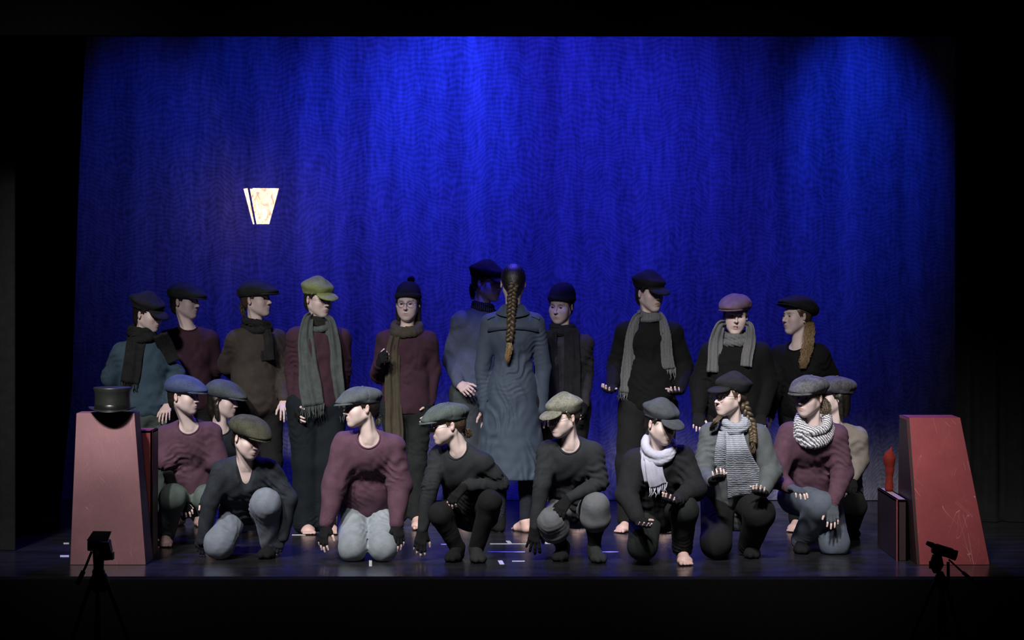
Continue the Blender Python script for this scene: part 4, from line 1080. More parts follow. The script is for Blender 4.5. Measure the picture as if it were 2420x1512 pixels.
# ---------------- back row, standing ------------------------------------------------
def A():
    y, H = 2.1, 1.60
    q = person('person in black peaked cap, black scarf and slate blue sweatshirt, standing behind the top hat', y, H, (350, 742, 0, 58, 6, 0), (336, 803, 0), (346, pyz(.50*H, y), 0), 22,
        [((262, 893, None, .02), (292, 955, 1), (310, 985, 1)), ((415, 888, None, .05), (398, 955, -1), (385, 990, -1))], stand(325, 372, H, y, f=((0, -1, 0), (.4, -1, 0))),
        D_(mat=BLUSW, loose=.030, hem=-.03, neck=.0), D_(mat=OLIVT, loose=.03), hair=('short', HDARK), vox=.011, **ST)
    add_cap(q.root, q.M, 'baker_soft', CAPBK, scale=1.06, tilt=(6, 0, 0), shift=(0, .01, .0))
    sc = scarf_wrap(q, SCBK, 3, .080, .026, 10, seed=1)
    scarf_tail(q, sc, SCBK, [(322, 806), (316, 840), (312, 870), (306, 905)], [44, 44, 46, 42], 12, .05, seed=1)
    scarf_tail(q, sc, SCBK, [(378, 790), (390, 815), (400, 838), (408, 856)], [36, 38, 38, 36], 0, seed=2)
def B():
    y, H = 2.5, 1.65
    q = person('person in dark flat cap and burgundy sweatshirt, standing second from left in the back row', y, H, (438, 712, 0, 62, 0, 0), (444, 776, 0), (446, pyz(.50*H, y), 0), 12,
        [((388, 870, None, .02), (400, 950, 1), (415, 985, 1)), ((507, 868, None, .06), (490, 940, 1), (470, 970, 1))], stand(425, 468, H, y),
        D_(mat=BURG3, loose=.022, neck=.012), D_(mat=DKT, loose=.02), hair=('short', HDARK), vox=.011, **ST)
    add_cap(q.root, q.M, 'flat', CAPGR, scale=1.04)
def C():
    y, H = 2.35, 1.66
    def front(s, q): s.sub('prim', ('c', (q.pv-q.R[:, 1]*.16+q.R[:, 2]*.02+q.R[:, 0]*.03).astype(f32), (q.pv-q.R[:, 1]*.16-q.R[:, 2]*.2+q.R[:, 0]*.05).astype(f32), f32(.004), f32(.05), 0), k=.004)
    q = person('person in dark green flat cap and brown jacket with a ponytail, hands behind back', y, H, (607, 708, 0, 62, -6, 0), (606, 776, 0), (606, pyz(.50*H, y), 0), 30,
        [((538, 862, None, .06), (585, 915, 1), (610, 935, 1)), ((664, 880, None, .05), (672, 945, -1), (676, 985, -1))], stand(595, 640, H, y),
        D_(mat=BRWN, loose=.034, hem=-.075, neck=.0, front=front), D_(mat=DKT, loose=.022), hair=('tied', HBROWN), vox=.011, **ST)
    add_cap(q.root, q.M, 'flat', CAPGR, scale=1.06, tilt=(-2, 0, 0))
    tie(q, 'ponytail', HP(q, (0, .095, -.005), (0, .125, -.02), (0, .125, -.07), (0, .115, -.12)), HBROWN, [.014, .020, .018, .008], seed=3)
    sc = scarf_wrap(q, SCBK, 2, .080, .028, 12, seed=2)
    scarf_tail(q, sc, SCBK, [(622, 782), (628, 810), (630, 835), (632, 852)], [38, 36, 34, 34], 0, seed=5)
def Dd():
    y, H = 2.0, 1.70
    q = person('person in green peaked cap and glasses with long fringed grey scarf over burgundy top', y, H, (752, 706, 0, 42, 5, 0), (754, 770, 0), (748, pyz(.50*H, y), 0), 14,
        [((693, 872, None, .03), (697, 958, -1), (703, 1000, -1, D_(n=(1, .3, 0), th=1, curl=.35))), ((810, 872, None, .06), (806, 955, 1), (800, 990, 1, D_(n=(-1, .3, 0))))], stand(724, 778, H, y, f=((.2, -1, 0), (.3, -1, 0))),
        D_(mat=BURG3, loose=.020, neck=-.02), D_(mat=DENIMD, loose=.034, flare=1.15, hem=.99), hair=('short', HDARK), gloves=((BLAKG, False, .08), (BLAKG, False, .08)), vox=.011, male=.5, **ST)
    add_cap(q.root, q.M, 'baker', CAPLM, scale=1.03, tilt=(-3, 0, 0)); glasses(q, WIRE)
    sc = scarf_wrap(q, SCBK, 2, .066, .020, 4, seed=7)
    s2 = scarf_wrap(q, SCGR, 1, .088, .022, 16, drop=.01, seed=8)
    scarf_tail(q, s2, SCGR, [(737, 744, -.08), (728, 755, -.01), (723, 795), (727, 850), (733, 910), (740, 958)], [16, 26, 36, 44, 52, 54], 18, .085, seed=3, amp=.010, folds=4)
    scarf_tail(q, s2, SCGR, [(770, 750, -.07), (780, 762, -.01), (786, 805), (790, 860), (795, 920), (800, 968)], [16, 24, 34, 38, 38, 36], 14, .085, seed=4, amp=.010)
def E():
    y, H = 2.3, 1.63
    q = person('person in dark bobble hat and glasses, olive brown scarf, one gloved hand raised', y, H, (964, 716, 0, -8, 3, 0), (962, 777, 0), (960, pyz(.50*H, y), 0), -4,
        [((896, 884, None, .0), (896, 862, None, -.20), (906, 828, -1, D_(n=(1, .4, .2), th=1, curl=1.15, L=.165))), ((1022, 876, None, .03), (1014, 960, -1), (1010, 1000, -1, D_(n=(-1, .3, 0))))], stand(944, 985, H, y, f=((-.2, -1, 0), (.15, -1, 0))),
        D_(mat=BURG3, loose=.022, hem=-.035, neck=.0), D_(mat=GRT, loose=.012), hair=('bob', HDARK), gloves=((BLAKG, False, .07), (BLAKG, False, .07)), vox=.011, **ST)
    add_cap(q.root, q.M, 'beanie', CAPBK, button='pompom'); glasses(q, plain('dark_frames', (.02, .02, .02), .4))
    sc = scarf_wrap(q, SCOL, 2, .092, .028, 14, drop=.025, seed=11, front=.03)
    scarf_tail(q, sc, SCOL, [(936, 795), (928, 840), (928, 900), (930, 960), (932, 1020), (934, 1085), (936, 1118)], [30, 34, 38, 40, 42, 40, 38], 0, seed=6, amp=.012, folds=4)
def Ff():
    y, H = 2.62, 1.76
    q = person('tall person in dark cap and grey-blue sweatshirt, hand on hip, half behind the trench coat', y, H, (1152, 668, 0, 55, 4, 0), (1140, 735, 0), (1128, pyz(.51*H, y), 0), 28,
        [((1068, 850, None, -.02), (1085, 908, None, -.17), (1112, 928, -1, D_(n=(.5, .6, -.6), th=1, curl=.8))), ((1200, 840, None, .06), (1190, 930, 1), (1185, 960, 1))], stand(1110, 1160, H, y, f=((-.3, -1, 0), (.4, -1, 0))),
        D_(mat=GRBL, loose=.026, hem=-.07, neck=-.01), D_(mat=TAUT, loose=.03), hair=('tied', HBROWN), vox=.011, **ST)
    add_cap(q.root, q.M, 'baker', CAPBK, scale=1.05)
    tie(q, 'ponytail', HP(q, (0, .095, -.00), (0, .122, -.03), (0, .118, -.08), (0, .110, -.135)), HBROWN, [.014, .022, .018, .010], seed=4)
    scarf_wrap(q, PLAID, 2, .066, .020, 6, seed=4)
def G():
    y, H = 2.02, 1.75
    root = None
    def coatfn(s, q):
        s.pr.clear(); s.folds.clear(); s.cut.clear(); R = q.R; up = R[:, 2]
        def at(px, py, dy=0): return W(px, py, y+dy)
        s.ell(at(1212, 792), (.178, .118, .17), R, k=.05)
        s.cone(at(1205, 748), at(1160, 758), .050, .052, .05); s.cone(at(1215, 748), at(1266, 758), .050, .052, .05)
        s.ell(at(1213, 870), (.128, .100, .16), R, k=.06)
        # flared skirt
        for j in range(9):
            f = j/8; pyy = 905+f*225; w_ = .150+.074*f; d_ = .135+.05*f
            s.ell(at(1210-3*f, pyy), (w_+.012, d_+.012, .10), R, k=.06)
        for i in (0, 1):
            s.cone(q.sh[i], q.el[i], .060, .054, .02); s.cone(q.el[i], q.el[i]+(q.wr[i]-q.el[i])*1.0, .053, .047, .008)
            s.fold(q.el[i], .10, q.wr[i]-q.sh[i], .07, .005); s.fold((q.el[i]+q.wr[i])/2, .12, q.wr[i]-q.el[i], .07, .003); s.fold(q.sh[i]-up*.1, .09, (1-2*i, 0, 1.2), .05, .006)
        s.fold(at(1222, 870, -.1), .12, (-.45, 0, 1), .11, .008); s.fold(at(1215, 905, -.1), .10, (-.3, 0, 1), .08, .005)
        s.fold(at(1210, 1010, -.1), .24, (1, 0, .12), .11, .009); s.fold(at(1205, 1090, -.12), .24, (1, 0, .05), .14, .008); s.fold(at(1210, 830, -.1), .12, (1, 0, .3), .09, .004)
        s.sub('plane', at(1210, 1131), -up, k=.004)
        s.sub('prim', ('e', (q.nk+up*.075).astype(f32), np.array((.052, .062, .08), f32), R.astype(f32), 0, 0), k=.004)
        s.nz = .002
    q = person('person seen from behind in long blue trench coat with long dark braid, at centre', y, H, (1213, 668, 0, 180, 2, 0), (1212, 737, 0), (1211, pyz(.50*H, y), 0), 0,
        [((1140, 868, None, .02), (1149, 965, 1), (1152, 1000, 1)), ((1284, 868, None, .02), (1277, 968, 1), (1270, 1000, 1))], stand(1180, 1243, H, y, f=((-.25, 1, 0), (-.4, .9, 0)), kb=-.02),
        D_(mat=COAT, name='trench_coat', loose=.02, neck=None, front=coatfn, rib=False), D_(mat=fabric('dark_blue_trousers', (.014, .016, .024)), loose=.0), sw=.150, back=True, vox=.0088, bust=0, socks=(BLAKG, None), **ST)
    # hair pulled back
    hh = SDF(); hh.ell((0, .019, .032), (.0805, .100, .092)); hh.ell((0, .075, -.015), (.050, .045, .060), k=.04); hh.ell((0, .095, -.035), (.028, .03, .040), k=.03)
    hh.sub('prim', ('e', np.array((0, -.085, -.030), f32), np.array((.10, .075, .100), f32), None, 0, 0), k=.01); hh.sub('prim', ('e', np.array((0, -.02, -.085), f32), np.array((.12, .075, .075), f32), None, 0, 0), k=.01)
    def post(p, d): return d+.0013*np.sin(np.arctan2(p[:, 0], p[:, 2]+.05)*90+np.sin(p[:, 2]*40))
    hh.post = post; V, F = surf(hh, .004, .012); obj('hair', tm(q.M, V), F, HDARK, q.root, True, None, q.off)
    b0 = HP(q, (0, .122, -.02))[0]; P0 = drape(q, [(1208, 745, .02), (1207, 780, .02), (1203, 806, .018)], .012)
    pts = [b0, W(1210, 700, P0[0][1]-.004), W(1209, 722, P0[0][1]-.004)]+P0
    tie(q, 'braid', pts, HBROWN, (.034, .026), turns=4.2)
    e = P0[-1]; sp = fabric('hair_tie', (.01, .01, .01)); MB().tube([e+(0, 0, .008), e-(0, 0, .008)], .016, 10).obj('hair_tie', sp, q.root, True, q.off)
    tl = bunch([e, W(1204, 825, e[1]), W(1199, 845, e[1]), W(1198, 860, e[1])], [.013, .022, .019, .010], 60, .0032, 5, .004).obj('braid_end', HFAIR, q.root, True, q.off)
    # turned-down collar, storm flap, shoulder straps, back seam
    up = q.R[:, 2]
    cl = MB(); n = 28; prof = []
    V = []; F = []
    for j in range(n+1):
        a = -PI*.93+PI*1.86*j/n; ca, sa = math.sin(a), -math.cos(a)
        inn = q.nk+np.array((.056*ca, .056*sa*1.05+.0, .052+.006*math.cos(a))); drp = .085+.012*math.cos(a*2)
        out = q.nk+np.array((.120*ca, .100*sa-.012, .052-drp+.014))
        mid = q.nk+np.array((.070*ca, .072*sa, .050))
        for p in (inn, mid, out): V.append(p)
    for p in list(V): V.append(p-np.array((0, 0, .006)))
    m = 3*(n+1)
    for j in range(n):
        for k in (0, 1):
            a0 = j*3+k; F += [[a0, a0+3, a0+4, a0+1], [m+a0, m+a0+1, m+a0+4, m+a0+3]]
        F.append([j*3+2, j*3+5, m+j*3+5, m+j*3+2]); F.append([j*3, m+j*3, m+j*3+3, j*3+3])
    obj('coat_collar', V, F, COAT, q.root, True, None, q.off)
    rows = [[(1162, 752), (1186, 750), (1210, 750), (1236, 750), (1262, 752)], [(1156, 768), (1184, 768), (1210, 768), (1240, 768), (1270, 769)], [(1152, 784), (1184, 779), (1210, 777), (1240, 779), (1274, 785)]]
    G_ = []
    for rw in rows:
        tt = np.linspace(0, 4, 25); rr = [(float(np.interp(t, range(5), [p[0] for p in rw])), float(np.interp(t, range(5), [p[1] for p in rw]))) for t in tt]
        G_.append(drape(q, rr, .006 if rw is not rows[2] else .014))
    V = [p for r_ in G_ for p in r_]+[p+np.array((0, .012, 0)) for r_ in G_ for p in r_]; F = []; m = 75
    for a in range(2):
        for b in range(24):
            i = a*25+b; F += [[i, i+25, i+26, i+1], [m+i, m+i+1, m+i+26, m+i+25]]
    for b in range(24): F += [[b, b+1, m+b+1, m+b], [50+b, m+50+b, m+51+b, 51+b]]
    obj('storm_flap', V, F, COAT, q.root, True, None, q.off)
    for sg, x0_, x1_ in ((0, 1150, 1170), (1, 1276, 1256)):
        P_2 = drape(q, [(x0_, 753), ((x0_+x1_)/2, 748), (x1_, 745)], .004)
        V, F, _, _ = ribbon([P_2[0], P_2[1], P_2[2]], [.03, .03, .025], .006, 1, .001, nrmv=(0, -.5, .8)); obj('shoulder_strap', V, F, COAT, q.root, True, None, q.off)
def Hh():
    y, H = 2.45, 1.64
    q = person('person in black knitted hat and long black scarf, just right of the trench coat', y, H, (1326, 722, 0, -24, 8, 3), (1330, 786, 0), (1333, pyz(.50*H, y), 0), -12,
        [((1282, 880, None, .03), (1290, 960, -1), (1292, 995, -1)), ((1383, 882, None, .02), (1380, 958, -1), (1384, 997, -1, D_(n=(-1, .3, 0), curl=.5)))], stand(1312, 1356, H, y),
        D_(mat=DGREY, loose=.020, hem=-.06, neck=.015), D_(mat=BLKT, loose=.02), hair=('short', HDARK), gloves=(None, (BLAKG, False, .06)), vox=.011, **ST)
    add_cap(q.root, q.M, 'beanie', CAPBK, scale=1.05)
    sc = scarf_wrap(q, SCBK, 2, .070, .024, 4, seed=15)
    scarf_tail(q, sc, SCBK, [(1300, 780), (1302, 830), (1306, 890), (1308, 940)], [30, 32, 30, 30], 0, seed=7)
    scarf_tail(q, sc, SCBK, [(1350, 775), (1352, 830), (1352, 890), (1352, 945)], [34, 38, 40, 40], 0, seed=8)
def Ii():
    y, H = 2.1, 1.69
    q = person('person in black cap and black sweater with marled grey fringed scarf, both palms turned up', y, H, (1535, 692, 0, 36, 3, 0), (1535, 757, 0), (1532, pyz(.50*H, y), 0), 4,
        [((1456, 866, None, .06), (1448, 916, None, -.14), (1424, 930, -1, D_(n=(.15, -.25, 1), th=-1, curl=.42, tcurl=.1))), ((1616, 866, None, .06), (1606, 922, None, -.14), (1590, 936, -1, D_(n=(-.1, -.2, 1), th=1, curl=.42, tcurl=.1)))], stand(1486, 1560, H, y, f=((-.5, -1, 0), (.3, -1, 0))),
        D_(mat=BLAK, loose=.026, hem=-.06, neck=.012), D_(mat=DKT, loose=.03), hair=('short', HDARK), gloves=((BLAKG, False, .07), (BLAKG, False, .07)), vox=.011, male=.8, mouth=.006, sw=.158, bust=0, **ST)
    add_cap(q.root, q.M, 'baker', CAPBK, scale=1.06)
    sc = scarf_wrap(q, SCMR, 2, .074, .021, 4, seed=17)
    scarf_tail(q, sc, SCMR, [(1520, 742, -.07), (1504, 752, -.01), (1494, 785), (1487, 840), (1481, 890), (1477, 928)], [14, 20, 26, 30, 30, 32], 14, .055, seed=9, amp=.006)
    scarf_tail(q, sc, SCMR, [(1556, 742, -.07), (1566, 754, -.01), (1572, 790), (1576, 840), (1580, 872)], [14, 18, 26, 30, 32], 14, .075, seed=10, amp=.006)
def J():
    y, H = 1.74, 1.60
    q = person('person in mauve flat cap, ribbed grey scarf and black sweater, mouth open, back row', y, H, (1738, 744, 0, 0, 6, 4), (1738, 806, 0), (1736, pyz(.50*H, y), 0), 0,
        [((1658, 905, None, .02), (1650, 975, -1), (1650, 1010, -1)), ((1812, 905, None, .03), (1800, 980, -1), (1796, 1010, -1))], stand(1700, 1770, H, y, f=((-.6, -1, 0), (.3, -1, 0))),
        D_(mat=BLAK, loose=.045, hem=-.09, neck=.01), D_(mat=BLKT, loose=.03), hair=('short', HBROWN), gloves=((BLAKG, False, .06), (BLAKG, False, .06)), vox=.011, male=1, mouth=.010, sw=.165, bust=0, **ST)
    add_cap(q.root, q.M, 'flat', CAPMV, scale=1.06, tilt=(-8, -3, -24), shift=(0, .0, .006))
    sc = scarf_wrap(q, SCGY, 2, .084, .027, 10, seed=19, drop=.005)
    scarf_tail(q, sc, SCGY, [(1714, 764, -.08), (1702, 770, -.01), (1692, 805), (1690, 845), (1688, 880)], [16, 24, 32, 36, 38], 0, seed=11, amp=.010, folds=4)
    scarf_tail(q, sc, SCGY, [(1762, 764, -.08), (1772, 772, -.01), (1773, 805), (1766, 840), (1763, 866)], [14, 20, 26, 28, 28], 0, seed=12, amp=.009)
def Kk():
    y, H = 2.15, 1.62
    q = person('person in black flat cap with a long wavy side ponytail and pearl earring, black top', y, H, (1882, 746, 0, -60, 0, 0), (1888, 812, 0), (1900, pyz(.50*H, y), .05), -28,
        [((1832, 908, None, .0), (1818, 985, None, -.12), (1800, 1022, -1, D_(n=(-.2, .9, -.3), th=-1, curl=.5))), ((1968, 905, None, .06), (1975, 990, -1), (1970, 1030, -1))], stand(1885, 1935, H, y),
        D_(mat=BLAK, loose=.028, hem=-.06, neck=.035), D_(mat=BLKT, loose=.02), hair=('tied', HBROWN), vox=.011, mouth=.005, **ST)
    add_cap(q.root, q.M, 'flat', CAPBK, scale=1.06, tilt=(-20, 0, 0), shift=(0, .016, .008))
    e = HP(q, (.080, .006, -.040), (-.080, .006, -.040))
    for p in e:
        s = SDF(); s.ell(p, (.006, .006, .006)); V, F = surf(s, .002, .006); obj('earring', V, F, plain('pearl', (.8, .78, .75), .2), q.root, True, None, q.off)
    h0 = HP(q, (.045, .085, -.04))[0]; P = drape(q, [(1912, 800), (1906, 830), (1900, 855), (1896, 876)], .03)
    tie(q, 'ponytail', [h0, h0*.4+P[0]*.6+np.array((0, -.01, .03))]+P, HFAIR, [.016, .030, .034, .036, .028, .012], n=170, r=.0021, seed=9, wav=.010)

# ---------------- front row ------------------------------------------------
def Ll():
    y, H = 1.25, 1.62
    q = person('person in blue flat cap and burgundy T-shirt with black arm warmers beside left plinth', y, H, (435, 935, -.05, 63, 0, 0), (445, 1001, 0), (452, 1180, .22), 10,
        [((392, 1100, None, .0), (418, 1185, -1), (448, 1205, -1, D_(n=(0, .6, -1), th=1, curl=.5))), ((512, 1105, None, .05), (500, 1170, -1), (480, 1195, -1))],
        [((408, 1175, -1), (392, 1264, None, .03), (.1, -1, 0)), ((492, 1178, -1), (500, 1268, None, .1), (.2, -1, 0))],
        D_(mat=BURG2, loose=.026, sleeve=0, neck=.03, hem=-.02, name='t_shirt'), D_(mat=OLIVT, loose=.018, kr=.01), hair=('short', HDARK), gloves=((BLAKG, False, .19), (BLAKG, False, .19)))
    add_cap(q.root, q.M, 'flat', CAPBL, scale=1.05, tilt=(0, 0, 0))
def Mm():
    y, H = 2.05, 1.62
    q = person('person in grey-green flat cap with dark hair over the ear, half hidden at left', y, H, (528, 945, 0, 68, 4, 0), (520, 1012, 0), (520, 1170, .15), 15,
        [((470, 1110, None, .04), (480, 1180, -1), (490, 1200, -1)), ((565, 1110, None, .05), (560, 1180, -1), (540, 1190, -1))],
        [((500, 1195, -1), (505, 1262, None, .2), (0, -1, 0)), ((550, 1195, -1), (545, 1262, None, .2), (0, -1, 0))],
        D_(mat=CHAR, loose=.02, neck=.015), D_(mat=DKT, loose=.012), hair=('long', HDARK), vox=.012)
    add_cap(q.root, q.M, 'flat', CAPTG, scale=1.07, tilt=(2, 0, 0))
def N():
    y, H = .55, 1.66
    q = person('person in brown-olive flat cap and charcoal V-neck sweater crouching with both hands on the floor', y, H, (586, 1034, -.16, 44, 16, 4), (580, 1092, -.10), (585, 1208, .22), 6,
        [((497, 1185, None, -.05), (478, 1280, None, -.02), (470, 1314, None, 0, D_(n=(.2, .9, -.4), th=1, curl=.35, L=.16))), ((682, 1180, None, -.02), (668, 1272, None, .0), (652, 1308, None, 0, D_(n=(0, .9, -.4), th=-1, curl=.35, L=.16)))],
        [((518, 1285, None, -.06), (520, 1305, None, .36), (0, .3, -1)), ((628, 1190, None, -.10), (640, 1292, None, .08), (-.15, -1, 0))],
        D_(mat=CHBL, loose=.018, neck=.0, vneck=True, hem=.02), D_(mat=DENIMG, loose=.018, kr=.018), hair=('short', HDARK), gloves=((CHAR, False, .07), (CHAR, False, .07)), vox=.009, socks=(None, BLAKG))
    add_cap(q.root, q.M, 'flat_wide', CAPOL, scale=1.04, tilt=(-4, 0, 0))
def O():
    y, H = .45, 1.64
    q = person('person in slate flat cap and burgundy sweatshirt kneeling on both knees in light grey trousers', y, H, (853, 963, 0, -66, 0, -2), (872, 1029, .02), (868, 1205, .34), -3,
        [((791, 1146, None, .05), (772, 1238, -1), (752, 1308, None, -.10, D_(n=(.5, .6, -.5), th=1, curl=.25, spread=.22))), ((944, 1146, None, .08), (937, 1238, -1), (952, 1306, None, -.10, D_(n=(-.5, .6, -.5), th=-1, curl=.25, spread=.22)))],
        [((833, 1294, None, -.06), (842, 1300, None, .42), (0, .3, -1)), ((906, 1294, None, -.06), (898, 1300, None, .42), (0, .3, -1))],
        D_(mat=BURG2, loose=.042, neck=.030, hem=-.15, bunch=.006, wa=.005), D_(mat=DENIML, loose=.014, kr=.014), hair=('tied', HDARK), gloves=((BLAKG, False, .10), (BLAKG, False, .10)), vox=.0088)
    add_cap(q.root, q.M, 'newsboy', CAPSL, scale=1.0)
    tie(q, 'ponytail', HP(q, (0, .090, -.015), (0, .115, -.05), (.01, .110, -.09), (.02, .10, -.13)), HDARK, [.014, .022, .018, .008], seed=13)
def P():
    y, H = .40, 1.62
    q = person('person in forest grey flat cap squatting all in black, one hand on the floor', y, H, (1057, 1003, -.02, -74, 6, 0), (1084, 1060, .0), (1112, 1212, .30), -28,
        [((1017, 1150, None, -.03), (998, 1252, None, -.02), (988, 1316, None, -.06, D_(n=(0, .9, -.3), th=1, curl=.3, spread=.16))), ((1183, 1143, None, .05), (1098, 1150, -1), (1052, 1196, -1, D_(n=(0, .5, -.9), th=-1, curl=.35)))],
        [((1040, 1215, -1), (1082, 1300, None, .06), (-.3, -1, 0)), ((1158, 1185, -1), (1125, 1304, None, .02), (.15, -1, 0))],
        D_(mat=fabric('black_cowl_jersey', (.020, .022, .024), scale=300), loose=.014, neck=.015, hem=-.02), D_(mat=BLKT, loose=.008, name='leggings', kr=.004), hair=('tied', HBROWN), gloves=((BLAKG, False, .08), (BLAKG, False, .08)), socks=(BLAKG, fabric('grey_black_sock', (.02, .022, .022))), vox=.0088)
    add_cap(q.root, q.M, 'newsboy', CAPFG, scale=1.03, tilt=(-2, 0, 0)); glasses(q, WIRE)
    tie(q, 'ponytail', HP(q, (0, .085, -.03), (0, .115, -.04), (0, .125, -.08), (0, .115, -.105)), HBROWN, [.016, .028, .026, .012], seed=15)
def Qq():
    y, H = .40, 1.60
    q = person('person in khaki herringbone peaked cap, black sweater, dark gloves and grey shorts, squatting', y, H, (1331, 985, -.04, -50, 8, 0), (1347, 1043, .0), (1356, 1205, .30), -8,
        [((1281, 1146, None, -.02), (1264, 1246, None, -.03), (1257, 1318, None, -.03, D_(n=(0, 1, -.1), th=1, curl=.25, spread=.25))), ((1418, 1140, None, .02), (1345, 1178, -1), (1308, 1228, -1, D_(n=(-.2, .5, -.8), th=-1, curl=.30, spread=.18)))],
        [((1303, 1232, -1), (1330, 1300, None, .10), (-.2, -1, 0)), ((1408, 1196, -1), (1404, 1302, None, .02), (.25, -1, 0))],
        D_(mat=fabric('black_soft_sweater', (.020, .022, .025), scale=300), loose=.016, neck=.025, hem=-.02), D_(mat=GSH, loose=.020, hem=.26, name='shorts', flare=1.5, kr=.004), hair=('tied', HBROWN), gloves=((BLAKG, True, .06), (BLAKG, True, .09)), socks=(BLAKG, fabric('grey_black_sock', (.02, .022, .022))), vox=.0088)
    for i in (0, 1):
        s = SDF(); s.nz = .001; a = q.kn[i]+(q.an[i]-q.kn[i])*.08; s.cone(a, q.kn[i]+(q.an[i]-q.kn[i])*.5, .052, .055, .02); s.cone(q.kn[i]+(q.an[i]-q.kn[i])*.5, q.an[i], .050, .036, .02)
        V, F = surf(s, .009, .02); obj('legging', V, F, BLKT, q.root, True, None, q.off)
    add_cap(q.root, q.M, 'baker', CAPKH, scale=1.04, tilt=(-5, 0, 0), button='metal'); glasses(q, WIRE)
def Rr():
    y, H = .27, 1.62
    q = person('person in charcoal peaked cap and black hoodie with pale lavender scarf, hands open', y, H, (1562, 1000, -.06, 40, 14, 0), (1556, 1062, .0), (1562, 1215, .28), 4,
        [((1482, 1170, None, .0), (1508, 1226, -1), (1528, 1256, -1, D_(n=(.1, -.5, .9), th=-1, curl=.35, tcurl=.1))), ((1642, 1155, None, .0), (1600, 1182, -1), (1568, 1190, -1, D_(n=(0, -.6, .8), th=1, curl=.45, tcurl=.1)))],
        [((1518, 1290, None, -.08), (1520, 1305, None, .33), (0, .3, -1)), ((1616, 1205, -1), (1612, 1298, None, .03), (.1, -1, 0))],
        D_(mat=BLK2, loose=.036, neck=.0, hem=-.05, bunch=.006), D_(mat=GRT, loose=.018, kr=.014), hair=('short', HDARK), gloves=((BLAKG, False, .07), (BLAKG, False, .07)), vox=.009, male=.6, bust=0)
    add_cap(q.root, q.M, 'baker', CAPDG, scale=1.05, tilt=(-4, 0, 0))
    sc = scarf_wrap(q, SCLT, 2, .084, .028, 10, seed=23, drop=.0, front=.03)
    scarf_tail(q, sc, SCLT, [(1528, 1068), (1528, 1100), (1534, 1140)], [22, 26, 22], 0, seed=13)
    scarf_tail(q, sc, SCLT, [(1540, 1062), (1544, 1090), (1549, 1125), (1556, 1148)], [32, 40, 42, 42], 10, .055, seed=14, amp=.005, lift=.03)
def Ss():
    y, H = .55, 1.62
    q = person('person in black cap and glasses with braids and chunky pale grey knitted scarf', y, H, (1724, 936, -.04, -54, 0, 2), (1736, 1003, .0), (1732, 1185, .28), -6,
        [((1662, 1120, None, .0), (1682, 1136, -1), (1708, 1132, -1, D_(n=(.1, -.5, .9), th=-1, curl=.6, tcurl=.1))), ((1822, 1115, None, .0), (1806, 1162, -1), (1786, 1172, -1, D_(n=(-.1, -.6, .8), th=1, curl=.5, tcurl=.1)))],
        [((1692, 1284, None, -.08), (1700, 1300, None, .33), (0, .3, -1)), ((1795, 1214, -1), (1770, 1292, None, .10), (.1, -1, 0))],
        D_(mat=GREYS, loose=.032, neck=-.0, hem=-.13, bunch=.006), D_(mat=BLKT, loose=.026, kr=.012), hair=('tied', HBROWN), gloves=((BLAKG, False, .06), (BLAKG, False, .06)), socks=(None, BLAKG), vox=.009)
    add_cap(q.root, q.M, 'baker', CAPBK, scale=1.04, tilt=(-10, 0, 0), shift=(0, .01, .004)); glasses(q, WIRE)
    sc = scarf_wrap(q, SCCH, 2, .074, .026, 6, seed=25)
    scarf_tail(q, sc, SCCH, [(1716, 1020), (1712, 1060), (1710, 1095), (1716, 1118)], [36, 42, 44, 38], 0, seed=15, knitrows=.0022, nu=18, lift=.02)
    scarf_tail(q, sc, SCCH, [(1734, 1018), (1742, 1060), (1750, 1100), (1762, 1138), (1768, 1168)], [40, 54, 70, 92, 96], 0, seed=16, knitrows=.0024, nu=22, lift=.045, thick=.016)
    e = HP(q, (.055, .070, -.045))[0]; Pp = drape(q, [(1776, 1000), (1780, 1030), (1780, 1046)], .022)
    tie(q, 'braid', [e]+Pp, HBROWN, (.030, .024), turns=3.4)
    bunch([Pp[-1], W(1778, 1062, Pp[-1][1]), W(1777, 1076, Pp[-1][1])], [.012, .016, .008], 30, .0032, 3).obj('braid_end', HBROWN, q.root, True, q.off)
    e2 = HP(q, (-.060, .060, -.050))[0]; P2 = drape(q, [(1692, 995), (1684, 1010), (1680, 1022)], .02); 
    bunch([e2]+P2, [.012, .02, .018, .008], 40, .0035, 8).obj('braid', HBROWN, q.root, True, q.off)
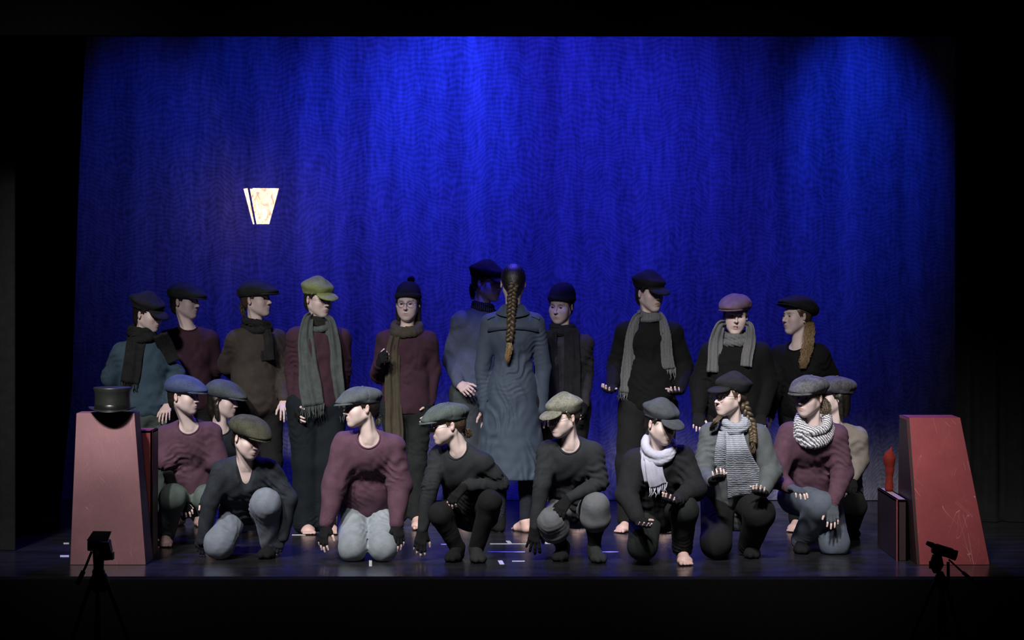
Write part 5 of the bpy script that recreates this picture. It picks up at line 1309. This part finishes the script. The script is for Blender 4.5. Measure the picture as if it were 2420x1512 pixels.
def Tt():
    y, H = .80, 1.64
    q = person('person in grey tweed newsboy cap and burgundy sweatshirt with a black and white knitted scarf', y, H, (1913, 938, -.03, -40, 2, 2), (1922, 1003, .0), (1912, 1175, .30), -4,
        [((1832, 1128, None, .0), (1866, 1152, -1), (1904, 1160, -1, D_(n=(0, -.1, -1), th=1, curl=.4))), ((1990, 1118, None, .02), (1968, 1192, -1), (1970, 1240, -1, D_(n=(0, .9, -.2), th=-1, curl=.25)))],
        [((1940, 1196, -1), (1893, 1294, None, .10), (-.1, -1, 0)), ((1972, 1286, None, -.02), (1960, 1300, None, .38), (0, .3, -1))],
        D_(mat=BURG2, loose=.034, neck=-.0, hem=-.06, bunch=.006, wa=.005), D_(mat=DENIMB, loose=.024, kr=.012), hair=('tied', HBROWN), gloves=((ARMW, False, .10), (ARMW, False, .10)), socks=(BLAKG, None), vox=.009)
    add_cap(q.root, q.M, 'newsboy', CAPNB, scale=1.05, tilt=(-3, 0, 0))
    tie(q, 'ponytail', HP(q, (.045, .065, -.01), (.065, .075, -.045), (.085, .06, -.09), (.09, .05, -.13)), HBROWN, [.026, .036, .032, .016], seed=17, n=110)
    scarf_wrap(q, SCWB, 3, .098, .033, 18, seed=27, drop=.035, front=.05)
def Uu():
    y, H = 1.62, 1.62
    q = person('person in taupe sweatshirt and dark tweed cap mostly hidden behind the right kneeling performer', y, H, (1971, 938, 0, -80, 4, 0), (1972, 1008, .0), (1975, 1180, .20), -10,
        [((1925, 1100, None, .04), (1935, 1160, -1), (1930, 1190, -1)), ((2028, 1088, None, .02), (2013, 1130, None, -.12), (2016, 1172, -1, D_(n=(-.2, .9, -.2), th=-1, curl=.5)))],
        [((1965, 1205, -1), (1985, 1262, None, .25), (0, -1, 0)), ((2020, 1195, -1), (2010, 1262, None, .2), (0, -1, 0))],
        D_(mat=TAUP, loose=.036, neck=.0, bunch=.006), D_(mat=BLKT, loose=.02), hair=('bob', HDARK), gloves=((BLAKG, False, .05), (BLAKG, False, .05)), socks=(BLAKG, BLAKG), vox=.011)
    add_cap(q.root, q.M, 'newsboy', CAPN2, scale=1.08, tilt=(-8, 0, 0))
for fn in (A, B, C, Dd, E, Ff, G, Hh, Ii, J, Kk, Ll, Mm, N, O, P, Qq, Rr, Ss, Tt, Uu):
    fn()
